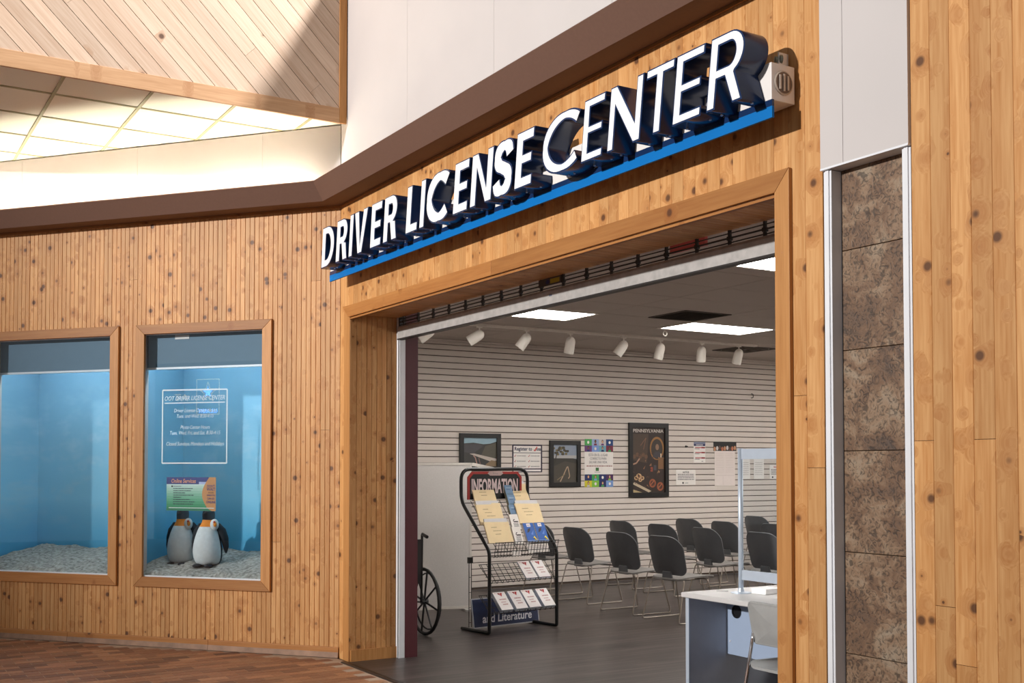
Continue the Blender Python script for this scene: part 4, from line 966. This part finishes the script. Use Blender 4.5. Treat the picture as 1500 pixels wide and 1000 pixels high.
# ---- shell chairs
def shell(outline, fn, nrm, th, rings=9):
    """outline in (a,b) around (0,0); fn(a,b)->front point; nrm(a,b)->offset direction; returns MB with both sides"""
    n = len(outline); mb = MB(); front = []; 
    for side in (0, 1):
        base = len(mb.v)
        for r in range(rings, 0, -1):
            for a, b in outline:
                s_ = r/rings; p = Vector(fn(a*s_, b*s_)); mb.v.append(tuple(p + (Vector(nrm(a*s_, b*s_))*th if side else Vector((0,0,0)))))
        p = Vector(fn(0,0)); mb.v.append(tuple(p + (Vector(nrm(0,0))*th if side else Vector((0,0,0)))))
        for r in range(rings-1):
            for k in range(n):
                k2 = (k+1) % n; q = (base+r*n+k, base+r*n+k2, base+(r+1)*n+k2, base+(r+1)*n+k)
                mb.f.append(q if side == 0 else q[::-1]); mb.m.append(0)
        for k in range(n):
            q = (base+(rings-1)*n+k, base+(rings-1)*n+(k+1) % n, base+rings*n); mb.f.append(q if side == 0 else q[::-1]); mb.m.append(0)
    off = rings*n+1
    for k in range(n): mb.f.append(((k+1) % n, k, off+k, off+(k+1) % n)); mb.m.append(0)
    return mb
def rrect(w0, w1, h, r0, r1, n=7):
    """rounded shape: half-width w0 at the bottom, w1 at the top, half-height h, corner radii r0 bottom, r1 top"""
    P_ = []
    for (cx, cy, a0, r) in ((w1-r1, h-r1, 0, r1), (-(w1-r1), h-r1, 90, r1), (-(w0-r0), -(h-r0), 180, r0), (w0-r0, -(h-r0), 270, r0)):
        for i in range(n+1):
            a = math.radians(a0+90*i/n); P_.append((cx+r*math.cos(a), cy+r*math.sin(a)))
    return P_
BACK = rrect(.235, .245, .185, .07, .13)
def back_fn(a, b): return (a, .095 - .10*(b+.185)/.37 + .055*(abs(a)/.245)**2.2*(1.0), .645+b)
backm = shell(BACK, back_fn, lambda a, b: (0,-1,-.2), .013)
SEAT = rrect(.245, .235, .225, .08, .07)
def seat_fn(a, b): return (a, .30+b, .435 + .014*(abs(a)/.24)**2 + .03*max(0,(b)/.225)*(1-max(0,b)/.225)*1.2 - .02*max(0,-b/.225)**2 - .012*(max(0,b/.225))**4)
seatm = shell(SEAT, seat_fn, lambda a, b: (0,0,-1), .014)
def chair(label, loc, rz=0, shellm=M_CHAIR, seatmat=M_SEAT, rod=M_ROD, group='grey waiting chairs', reuse=None):
    t = thing('shell_chair', label, 'chair', loc, rz, group)
    if reuse:
        for ch in reuse.children:
            c = ch.copy(); C.objects.link(c); c.parent = t
            for g in ch.children: d = g.copy(); C.objects.link(d); d.parent = c
        return t
    obj('backrest', backm, shellm, t, auto=40)
    rim = [Vector(back_fn(a, b))+Vector((0,-.0065,-.0013)) for a, b in BACK]
    obj('back_rim', MB().tube(rim, .0085, 6, closed=True), shellm, t, True)
    obj('seat', seatm, seatmat, t, auto=40)
    obj('neck', MB().prism([(-.075,.085,.40),(.075,.085,.40),(.060,.078,.485),(-.060,.078,.485)], (0,.018,0)).box((-.075,.085,.398),(.075,.20,.412)), shellm, t, bevel=.004)
    for sx in (-1, 1):
        p = [(sx*.10,.17,.408),(sx*.235,.10,.412),(sx*.268,-.005,.0075),(sx*.268,.50,.0075),(sx*.235,.40,.414),(sx*.10,.36,.412)]
        obj('sled_leg', MB().tube(roundpath(p, .03), .0072, 8), rod, t, True)
    obj('under_bar', MB().tube([(-.10,.17,.408),(.10,.17,.408)], .0065, 6).tube([(-.10,.36,.412),(.10,.36,.412)], .0065, 6), rod, t)
    return t
random.seed(5)
CH = [(-1.265,3.50,'grey shell chair in the front row, second left of the desk'), (-.52,3.48,'grey shell chair in the front row, nearest the desk'),
      (-2.25,3.62,'grey shell chair in the front row, just right of the literature rack'), (-3.19,3.74,'grey shell chair seen through the literature rack'),
      (-3.22,4.98,'grey shell chair in the second row, against the slatwall'), (-2.33,4.90,'grey shell chair in the second row, directly behind the front row chair nearest the desk'),
      (-1.44,4.80,'grey shell chair in the second row, just left of the desk screen post'), (-.46,4.72,'grey shell chair in the second row, large behind the desk screen'),
      (-3.23,6.07,'grey shell chair in the third row, tallest in the view against the slatwall'), (-2.44,5.98,'grey shell chair in the third row, just left of the screen post'),
      (-1.66,6.08,'grey shell chair in the third row, behind the desk screen at the jamb'), (-3.38,7.40,'grey shell chair in the farthest row, behind the desk screen')]
first = None
for x, y, lab in CH:
    c = chair(lab, (x, y, 0), random.uniform(-.05,.07), reuse=first)
    if first is None: first = c
chair('blue shell chair by the slatwall, a sliver beside the right casing', (-3.22, 8.02, 0), 0, plain('blue_shell', srgb(44, 66, 108), .5), plain('blue_seat', srgb(50, 72, 112), .6), M_ROD, None)
LG = plain('light_grey_shell', srgb(150, 151, 150), .5)
t = thing('stacking_chair', 'light grey stacking chair with chrome legs pulled up to the desk', 'chair', (3.945, .575, 0))
B2 = rrect(.215, .228, .105, .03, .035)
f2 = lambda a, b: (a, .085 - .10*(b+.105)/.21*.35 + .05*(abs(a)/.23)**2, .695+b)
obj('backrest', shell(B2, f2, lambda a, b: (0,-1,-.15), .012), LG, t, auto=40)
obj('back_rim', MB().tube([Vector(f2(a, b))+Vector((0,-.006,0)) for a, b in B2], .008, 6, closed=True), LG, t, True)
S2 = rrect(.225, .22, .22, .06, .07)
obj('seat', shell(S2, lambda a, b: (a, .29+b, .468+.034*(abs(a)/.22)**2-.012*max(0,-b/.22)-.03*max(0,b/.22)**3), lambda a, b: (0,0,-1), .014), LG, t, auto=40)
for sx in (-1, 1):
    obj('rear_leg', MB().tube(roundpath([(sx*.20,.10,.64),(sx*.212,.10,.585),(sx*.222,-.02,.006)], .02), .009, 8), M_CHROME, t, True)
    obj('front_leg', MB().tube(roundpath([(sx*.213,.085,.475),(sx*.205,.42,.455),(sx*.225,.50,.006)], .03), .009, 8), M_CHROME, t, True)

# ---- desk with screen
dk = thing('desk', 'pale grey laminate desk with dark side panel at the right jamb', 'desk', (2.83, .95, 0))
obj('desktop', MB().box((0,0,.720),(1.75,.86,.750)), M_DESK, dk, bevel=.006)
obj('side_panel', MB().box((.02,.03,.0),(.045,.83,.720)), M_DESKSIDE, dk); obj('side_panel', MB().box((1.70,.03,.0),(1.725,.83,.720)), M_DESKSIDE, dk)
obj('panel_edge', MB().box((.018,.022,0),(.047,.030,.720)), M_ALU, dk)
mo = obj('modesty_panel', MB().box((.046,.325,.36),(1.70,.345,.720)), M_DESKPANEL, dk)
obj('grommet', MB().lathe([(.040,0),(.040,.006),(.030,.006),(.030,.001),(.001,.001)], (.135,.325,.625), (0,-1,0), 20), M_BLACK, mo)
obj('screw', MB().lathe([(.008,0),(.006,.003),(.001,.003)], (.075,.325,.44), (0,-1,0), 10), M_DESKSIDE, mo)
obj('back_panel', MB().box((.046,.80,.0),(1.70,.82,.40)), M_BLACK, dk)
obj('cable_port', MB().lathe([(.03,0),(.03,.002),(.001,.002)], (.30,.475,.750), (0,0,1), 16), M_BLACK, dk)
ds = thing('desk_screen', 'clear acrylic desk screen in pale blue aluminium frame on desk', 'screen', (3.055, 1.228, .75))
obj('post', MB().tube([(0,0,.0),(0,0,.865)], .0155, 14), M_ALU, ds, True)
obj('post_base', MB().lathe([(.062,0),(.062,.004),(.02,.008),(.016,.03),(.001,.03)], (0,0,0), (0,0,1), 24), M_ALU, ds)
obj('top_rail', MB().box((.016,-.008,.800),(1.20,.008,.862)), M_ALU, ds); obj('bottom_rail', MB().box((.016,-.008,.080),(1.20,.008,.138)), M_ALU, ds)
obj('post', MB().tube([(1.2155,0,.0),(1.2155,0,.865)], .0155, 14), M_ALU, ds, True)
ap = obj('acrylic_pane', MB().box((.016,-.003,.138),(1.20,.003,.800)), M_ACRYL, ds); ap['label'] = 'clear acrylic pane'
wb = thing('white_box', 'small white plastic box with black plug on desk', 'box', (3.16, 1.33, .75), .12)
obj('case', MB().box((-.055,-.07,0),(.055,.07,.034)), plain('white_plastic', srgb(240, 240, 240), .4), wb, bevel=.004); obj('plug', MB().box((-.0,.07,.004),(.02,.10,.018)), M_BLACK, wb)
tp = tag(obj('desk_plate', MB().lathe([(.036,0),(.036,.003),(.001,.003)], (0,0,0), (0,0,1), 20), plain('plate_grey', srgb(168, 166, 166), .4), loc=(2.92, 1.20, .75)), 'flat round cable cover at the left end of desk', 'cover')

# ---- pictures and papers on the slatwall (plane X=-3.9 facing +X; u=+Y, v=+Z)
WX = -3.8985
def framed(name, label, y0, y1, z0, z1, bw_=.055):
    t = thing(name, label, 'picture', (WX, (y0+y1)/2, z0))
    wd, h = (y1-y0), (z1-z0)
    fr = MB()
    for a in ((-wd/2,0,-wd/2+bw_,h),(wd/2-bw_,0,wd/2,h),(-wd/2+bw_,0,wd/2-bw_,bw_),(-wd/2+bw_,h-bw_,wd/2-bw_,h)): fr.box((0,a[0],a[1]),(.03,a[2],a[3]))
    obj('frame', fr, M_BLACK, t)
    obj('mount', MB().box((.004,-wd/2+bw_*.8,bw_*.8),(.010,wd/2-bw_*.8,h-bw_*.8)), M_PAPER, t)
    pr = Print(Vector((.0102,-wd/2+bw_,bw_)), (0,1,0), (0,0,1)); return t, pr, wd-2*bw_, h-2*bw_
t, pr, w_, h_ = framed('framed_picture', 'black framed photo of a bridge over a wooded valley', 3.083, 3.662, 1.46, 1.919)
pr.rect(0,0,w_,h_,ink(62,60,58)); pr.poly([(0,h_*.80),(0,h_),(w_,h_),(w_,h_*.88),(w_*.8,h_*.80),(w_*.6,h_*.78),(w_*.3,h_*.83)], ink(150,178,190)); pr.poly([(0,h_*.5),(0,h_*.78),(w_*.5,h_*.78),(w_*.6,h_*.72),(w_*.3,h_*.45)], ink(74,72,74)); pr.poly([(w_*.5,h_*.3),(w_*.66,h_*.72),(w_,h_*.84),(w_,h_*.3)], ink(86,82,70))
pr.poly([(w_*.18,h_*.44),(w_*.32,h_*.45),(w_,h_*.27),(w_,h_*.20),(w_*.8,h_*.18),(w_*.35,h_*.37)], ink(190,178,168)); pr.line([(w_*.3,h_*.38),(w_*.36,h_*.3),(w_*.42,h_*.02)], .014, ink(170,132,122)); pr.line([(w_*.46,h_*.30),(w_*.52,h_*.02)], .012, ink(130,100,92)); pr.poly([(w_*.66,h_*.06),(w_*.84,h_*.22),(w_,h_*.18),(w_,0),(w_*.7,0)], ink(134,112,84)); pr.done('photo', t)
t, pr, w_, h_ = framed('framed_picture', 'black framed photo of a tree above a winding valley road', 4.39, 4.865, 1.255, 1.847)
pr.rect(0,0,w_,h_,ink(56,52,46)); pr.poly([(0,h_*.68),(0,h_),(w_,h_),(w_,h_*.62),(w_*.5,h_*.68)], ink(140,150,166)); pr.rect(0,h_*.64,w_,h_*.72,ink(176,172,170)); pr.poly([(0,0),(0,h_*.42),(w_*.5,h_*.56),(w_,h_*.5),(w_,0)], ink(72,66,56))
random.seed(3)
for k in range(26): pr.disc(w_*random.uniform(.02,.62), h_*(.80+random.uniform(-.06,.14)), .022, .016, ink(66,58,40) if k % 3 else ink(110,96,60), n=7)
pr.line([(w_*.06,h_*.5),(w_*.16,h_*.78)], .014, ink(50,42,34)); pr.line([(w_*.30,h_*.02),(w_*.44,h_*.20),(w_*.58,h_*.40),(w_*.62,h_*.42),(w_*.66,h_*.30),(w_*.70,h_*.16),(w_*.64,h_*.10)], .014, ink(176,150,124)); pr.line([(w_*.16,h_*.06),(w_*.5,h_*.22)], .01, ink(130,112,84)); pr.done('photo', t)
t, pr, w_, h_ = framed('framed_picture', 'tall black framed dark still life poster titled PENNSYLVANIA', 5.652, 6.321, 1.106, 2.10, .06)
pr.rect(0,0,w_,h_,ink(52,38,32)); pr.poly([(0,h_*.5),(0,h_*.9),(w_*.5,h_*.9),(w_*.45,h_*.45)], ink(74,58,46)); pr.text('PENNSYLVANIA', w_/2, h_*.925, .062, ink(206,196,186), 'c', width=w_*.94, bold=.02)
q = [(w_*.76+w_*.22*math.cos(a), h_*.68+h_*.18*math.sin(a)) for a in [PI*2*i/22 for i in range(22)]]; q = [(min(x, w_), y) for x, y in q]
pr.poly(q, ink(150,104,52)); q2 = [(min(w_*.76+w_*.18*math.cos(a), w_), h_*.67+h_*.155*math.sin(a)) for a in [PI*2*i/22 for i in range(22)]]; pr.poly(q2, ink(60,50,44)); pr.disc(w_*.77,h_*.70,.030,.042,ink(140,108,84)); pr.poly([(w_*.62,h_*.54),(w_*.70,h_*.63),(w_*.84,h_*.63),(w_*.94,h_*.54)], ink(64,60,64))
pr.rect(w_*.80,h_*.36,w_*.97,h_*.54,ink(128,92,58)); pr.rect(w_*.87,h_*.54,w_*.90,h_*.60,ink(226,206,170)); pr.rect(w_*.66,h_*.34,w_*.74,h_*.42,ink(70,70,76)); pr.rect(w_*.56,h_*.32,w_*.63,h_*.39,ink(150,70,50))
for cx_, cy_, rr0 in ((.20,.25,.045),(.12,.22,.035),(.30,.22,.035),(.24,.19,.03)): pr.disc(w_*cx_,h_*cy_,rr0,rr0*.8,ink(206,170,126)); pr.disc(w_*cx_,h_*cy_,rr0*.55,rr0*.4,ink(120,82,56))
for cx_, cy_ in ((.62,.14),(.86,.09)): pr.disc(w_*cx_,h_*cy_,.058,.060,ink(150,82,52)); pr.disc(w_*cx_,h_*cy_,.036,.036,ink(78,44,32)); pr.line([(w_*cx_-.04,h_*cy_-.03),(w_*cx_+.03,h_*cy_+.04)], .014, ink(168,98,64))
pr.poly([(0,h_*.13),(w_*.06,h_*.16),(w_*.58,h_*.02),(w_*.5,0)], ink(196,178,150)); pr.poly([(0,h_*.05),(w_*.3,0),(0,0)], ink(186,164,120)); pr.line([(0,h_*.43),(w_*.12,h_*.45),(w_*.22,h_*.52)], .02, ink(176,136,112)); pr.line([(w_*.25,h_*.72),(w_*.42,h_*.84),(w_*.34,h_*.66)], .012, ink(118,84,62)); 
for k in range(5): pr.disc(w_*(.06+.09*k), h_*(.55+.03*(k % 2)), .028, .03, ink(104,76,54))
random.seed(8)
for k in range(46): pr.poly([(min(w_-.004, max(.004, w_*cx_+random.uniform(-.03,.03))), h_*cy_+random.uniform(-.03,.03)) for cx_, cy_ in [(random.random(), random.uniform(.03,.6))]*1 for _ in range(3)], ink(*random.choice(((96,64,46),(140,98,66),(70,48,38),(40,30,26),(166,126,90),(84,56,50)))))
pr.done('poster_print', t)
def sheet(name, label, cat, y0, y1, z0, z1, mat=None):
    t = thing(name, label, cat, (WX, y0, z0))
    obj('sheet', MB().box((0,0,0),(.002,y1-y0,z1-z0)), mat or M_PAPER, t)
    return t, Print(Vector((.002,0,0)), (0,1,0), (0,0,1)), y1-y0, z1-z0
# register to vote: white board with dark edge
t, pr, w_, h_ = sheet('vote_poster', 'white Register to vote poster with dark edges', 'poster', 3.84, 4.285, 1.44, 1.79)
nv = ink(40,26,50)
pr.rect(0,h_*.95,w_,h_,nv); pr.rect(0,0,.018,h_,nv); pr.rect(w_-.02,0,w_,h_,nv); pr.rect(0,0,w_,.012,nv); pr.rect(0,.035,w_,.048,nv); pr.rect(0,h_*.69,w_,h_*.71,nv)
pr.text('Register to', .035, h_*.785, .062, ink(36,34,72), 'l', width=w_*.58, bold=.025); pr.text('vote', w_*.76, h_*.785, .062, ink(36,34,72), 'l', width=w_*.19, bold=.025); pr.line([(w_*.72,h_*.82),(w_*.75,h_*.77),(w_*.83,h_*.92)], .014, ink(206,70,60))
for r in range(3):
    for c_ in (0,1): pr.line([(w_*(.07+.46*c_),h_*(.59-.19*r)),(w_*(.085+.46*c_),h_*(.56-.19*r)),(w_*(.12+.46*c_),h_*(.63-.19*r))], .006, M_REDINK); pr.scribble(w_*(.15+.46*c_), w_*(.45+.46*c_), h_*(.575-.19*r), .011, M_GREYINK)
pr.done('poster_print', t)
# organ donor style poster
t, pr, w_, h_ = sheet('colour_block_poster', 'white poster with bands of coloured squares above and below Spanish text', 'poster', 4.942, 5.40, 1.245, 1.872)
cols = [[(72,160,80),(150,170,206),(196,190,190),(22,62,118)],[(104,52,112),(120,150,210),(110,166,184),(124,30,60)],[(24,44,96),(56,160,84),(26,40,100),(74,30,84)],[(206,196,44),(130,190,64),(28,36,92),(120,152,206)]]
def head(x, y, s_, skin, top): pr.poly([(x-s_*.9,y-s_*1.9),(x-s_*.7,y-s_*1.0),(x+s_*.7,y-s_*1.0),(x+s_*.9,y-s_*1.9)], top); pr.disc(x, y, s_*.62, s_*.85, ink(40,30,28), n=9); pr.disc(x, y-s_*.15, s_*.48, s_*.66, skin, n=9)
sk = [ink(196,146,112), ink(120,80,58), ink(214,166,130)]
rows_ = [(.865,1.0),(.735,.865),(.135,.265),(0,.135)]
people = {(0,1),(0,2),(1,0),(1,2),(1,3),(2,0),(2,1),(2,3),(3,0),(3,2)}
for r in range(4):
    for c_ in range(4):
        a, b = rows_[r]; pr.rect(w_*c_/4, h_*a, w_*(c_+1)/4, h_*b, ink(*cols[r][c_]), h=.0008)
for r in range(4):
    for c_ in range(4):
        a, b = rows_[r]; cx_, cy_ = w_*(c_+.5)/4, h_*(a+b)/2
        if (r, c_) in people: head(cx_, cy_+.012, .027, sk[(r+c_) % 3], ink(*cols[(r+1) % 4][(c_+2) % 4]))
        else: pr.disc(cx_, cy_, .018, .02, M_PAPER, n=8)
pr.text('ESTÁ EN EL LUGAR', w_*.47, h_*.645, .046, ink(90,88,92), 'c', width=w_*.66); pr.text('CORRECTO PARA', w_*.47, h_*.57, .046, ink(90,88,92), 'c', width=w_*.58); pr.text('SALVAR UNA VIDA.', w_*.47, h_*.495, .046, ink(90,88,92), 'c', width=w_*.64)
pr.scribble(w_*.06, w_*.96, h_*.43, .012, ink(150,90,86)); pr.rect(w_*.38,h_*.335,w_*.49,h_*.405,ink(70,120,66)); pr.scribble(w_*.34,w_*.54,h_*.305,.008,M_GREYINK); pr.done('poster_print', t)
t, pr, w_, h_ = sheet('notice_sheet', 'white NOTICE sheet low beside the still life poster', 'notice', 6.47, 6.815, 1.262, 1.47)
pr.text('NOTICE', w_/2, h_*.78, .030, M_INK, 'c', bold=.03); [pr.scribble(w_*.08, w_*.92, h_*(.66-.11*r), .012, ink(96,92,96)) for r in range(4)]; pr.disc(w_*.35,h_*.13,.014,.014,M_INK); pr.scribble(w_*.45,w_*.62,h_*.10,.010,M_GREYINK); pr.done('notice_print', t)
t, pr, w_, h_ = sheet('red_bar_notice', 'narrow white notice with blue top and three red bars', 'notice', 6.785, 6.995, 1.570, 1.857)
pr.rect(0,h_*.82,w_,h_,ink(130,134,156)); pr.rect(w_*.02,h_*.80,w_*.98,h_*.90,ink(40,44,92)); pr.scribble(w_*.2,w_*.8,h_*.83,.012,M_PAPER)
for z_ in (.70,.46,.20): pr.rect(w_*.12,h_*z_,w_*.95,h_*(z_+.045),ink(186,92,92)); pr.rect(w_*.66,h_*(z_-.01),w_*.97,h_*(z_+.055),ink(150,24,30)); pr.scribble(w_*.08,w_*.5,h_*(z_-.05),.008,M_INK)
pr.scribble(w_*.66,w_*.8,h_*.05,.008,M_INK); pr.done('notice_print', t)
t, pr, w_, h_ = sheet('photo_strip', 'dark photo strip of people pinned above the long list', 'poster', 7.145, 7.572, 1.735, 1.862, M_BLACK)
for k in range(9): pr.disc(w_*(.05+.11*k), h_*(.22+.06*(k % 3)), .022, .032, [ink(196,140,104),ink(206,196,190),ink(90,60,50),ink(186,110,80)][k % 4], n=8)
pr.done('strip_print', t)
t, pr, w_, h_ = sheet('long_list', 'long pale list of small print pinned beside desk screen', 'notice', 7.165, 7.545, 1.244, 1.733, plain('list_paper', srgb(230, 218, 212), .7, var=.015))
for c_ in (0,1): [pr.scribble(w_*(.06+.48*c_), w_*(.44+.48*c_), h_*(.92-.05*r), .005, ink(206,190,184)) for r in range(12)]
pr.line([(w_*.05,h_*.30),(w_*.95,h_*.30)], .004, ink(196,182,176)); pr.line([(w_*.4,h_*.02),(w_*.4,h_*.28)], .004, ink(200,186,180)); pr.done('list_print', t)
for y0, y1, z0, lb, cat in ((7.66,7.83,1.338,'first white sheet behind the desk screen, next to its post','a'),(7.905,8.10,1.338,'second white sheet behind the desk screen with a slanted edge','b')):
    t, pr, w_, h_ = sheet('notice_sheet', lb, 'notice', y0, y1, z0, 1.624); [pr.scribble(w_*.1, w_*.85, h_*(.8-.1*r), .008, ink(176,168,166)) for r in range(7)]; pr.done('notice_print', t)
t, pr, w_, h_ = sheet('notice_sheet', 'white NOTICE sheet with red heading behind the desk screen', 'notice', 8.215, 8.52, 1.336, 1.537)
pr.text('NOTICE', w_*.45, h_*.80, .032, M_REDINK, 'c', bold=.03); [pr.scribble(w_*.08, w_*.92, h_*(.64-.11*r), .012, ink(110,104,104)) for r in range(4)]; pr.disc(w_*.18,h_*.12,.014,.014,M_INK); pr.done('notice_print', t)
hk = tag(obj('wall_pin', MB().lathe([(.016,0),(.016,.006),(.004,.01),(.004,.03),(.010,.034),(.001,.036)], (0,0,0), (1,0,0), 10), M_BLACK, loc=(-3.900, 6.646, 1.79)), 'small black pin on the slatwall right of the still life poster', 'pin')
hk = tag(obj('slatwall_hook', MB().tube([(0,0,.03),(.02,0,.03),(.03,.012,.015),(.02,.015,0),(.03,.012,-.02),(.012,.0,-.03),(0,0,-.03)], .005, 6), M_DARKROD, loc=(-3.900, 7.868, 2.53)), 'small curled wire hook high on the slatwall', 'hook')

# ---- track lights
TX = -2.42
tr = thing('light_track', 'thin white lighting track along the office ceiling', 'track', (TX, 2.2, 3.053))
obj('rail', MB().box((-.02,-.6,-.026),(.02,4.35,0)), plain('track_metal', srgb(226, 218, 208), .5), tr); obj('end_cap', MB().box((-.018,4.35,-.024),(.018,4.37,0)), M_WMETAL, tr)
HD = [(1.93,(-.45,-.72,-.62)),(2.53,(-.45,-.72,-.52)),(3.13,(-.35,-.50,-.80)),(3.72,(-.30,.02,-.9)),(4.47,(-.35,-.45,-.82)),(5.02,(-.30,-.05,-.9)),(5.66,(-.25,.12,-.9)),(6.27,(-.35,.0,-.85))]
ords = ['first from left, half behind shutter bar','second from left','third from left','fourth from left','fifth from left','sixth from left','seventh from left','farthest right']
for (y, d), od in zip(HD, ords):
    d = Vector(d).normalized(); t = thing('track_light', 'white bullet track spotlight, %s on the ceiling track' % od, 'spotlight', (TX, y, 3.030), 0, 'track spotlights')
    obj('adapter', MB().box((-.016,-.03,-.02),(.016,.03,0.001)), M_WMETAL, t)
    obj('stem', MB().tube([(0,0,-.02),(0,0,-.085)], .008, 8), M_WMETAL, t)
    c0 = Vector((0,0,-.095)) - d*.04
    prof = [(q*1.2, z*1.15) for q, z in ((.004,-.012),(.024,-.004),(.040,.014),(.047,.038),(.048,.06),(.049,.155),(.047,.155),(.044,.15),(.044,.09),(.002,.085))]
    obj('head', MB().lathe(prof, c0, d, 20), M_WMETAL, t, auto=50)
# ---- ceiling vents, hook, red sign
t = thing('ceiling_vent', 'dark square return vent beside the ceiling light panel', 'vent', (CX0+PX, CY0-PY/2, 3.046))
obj('frame', MB().box((.005,.005,0),(PX-.005,.025,.02)).box((.005,PY/2-.025,0),(PX-.005,PY/2-.005,.02)).box((.005,.025,0),(.025,PY/2-.025,.02)).box((PX-.025,.025,0),(PX-.005,PY/2-.025,.02)), M_VENT, t)
for k in range(11): obj('slat', MB().prism([(.026+.051*k,.026,.018),(.058+.051*k,.026,.002),(.060+.051*k,.026,.004),(.028+.051*k,.026,.020)], (0,PY/2-.052,0)), M_VENT, t)
obj('plenum', MB().box((.02,.02,.021),(PX-.02,PY/2-.02,.024)), M_BLACK, t)
t = thing('ceiling_vent', 'dark ceiling diffuser above the last track spotlight', 'vent', (-2.88, 6.80, 3.044))
for k, s_ in enumerate((.30,.21,.12)):
    mb = MB()
    for a in ((-s_,-s_,s_,-s_+.04),(-s_,s_-.04,s_,s_),(-s_,-s_+.04,-s_+.04,s_-.04),(s_-.04,-s_+.04,s_,s_-.04)): mb.box((a[0],a[1],-.004*k),(a[2],a[3],.012))
    obj('ring', mb, M_VENT, t)
obj('plenum', MB().box((-.27,-.27,.010),(.27,.27,.013)), M_BLACK, t)
hk = tag(obj('ceiling_ring', MB().tube([(0,.026*math.cos(a),-.035+.026*math.sin(a)) for a in [2*PI*i/18 for i in range(18)]], .007, 7, closed=True).tube([(0,0,0),(0,0,-.01)], .006, 6), M_WMETAL, loc=(-1.84, 4.62, 3.053)), 'small white ring hanging from the office ceiling', 'hook')
t = thing('red_sign', 'red hanging panel glimpsed through the raised grille', 'sign', (2.62, 1.2, 2.945))
obj('panel', MB().box((-.17,-.012,-.06),(.17,.012,.07)), ink(196,84,78), t); obj('hanger', MB().box((-.10,-.003,.07),(-.09,.003,.108)).box((.09,-.003,.07),(.10,.003,.108)), M_WMETAL, t)
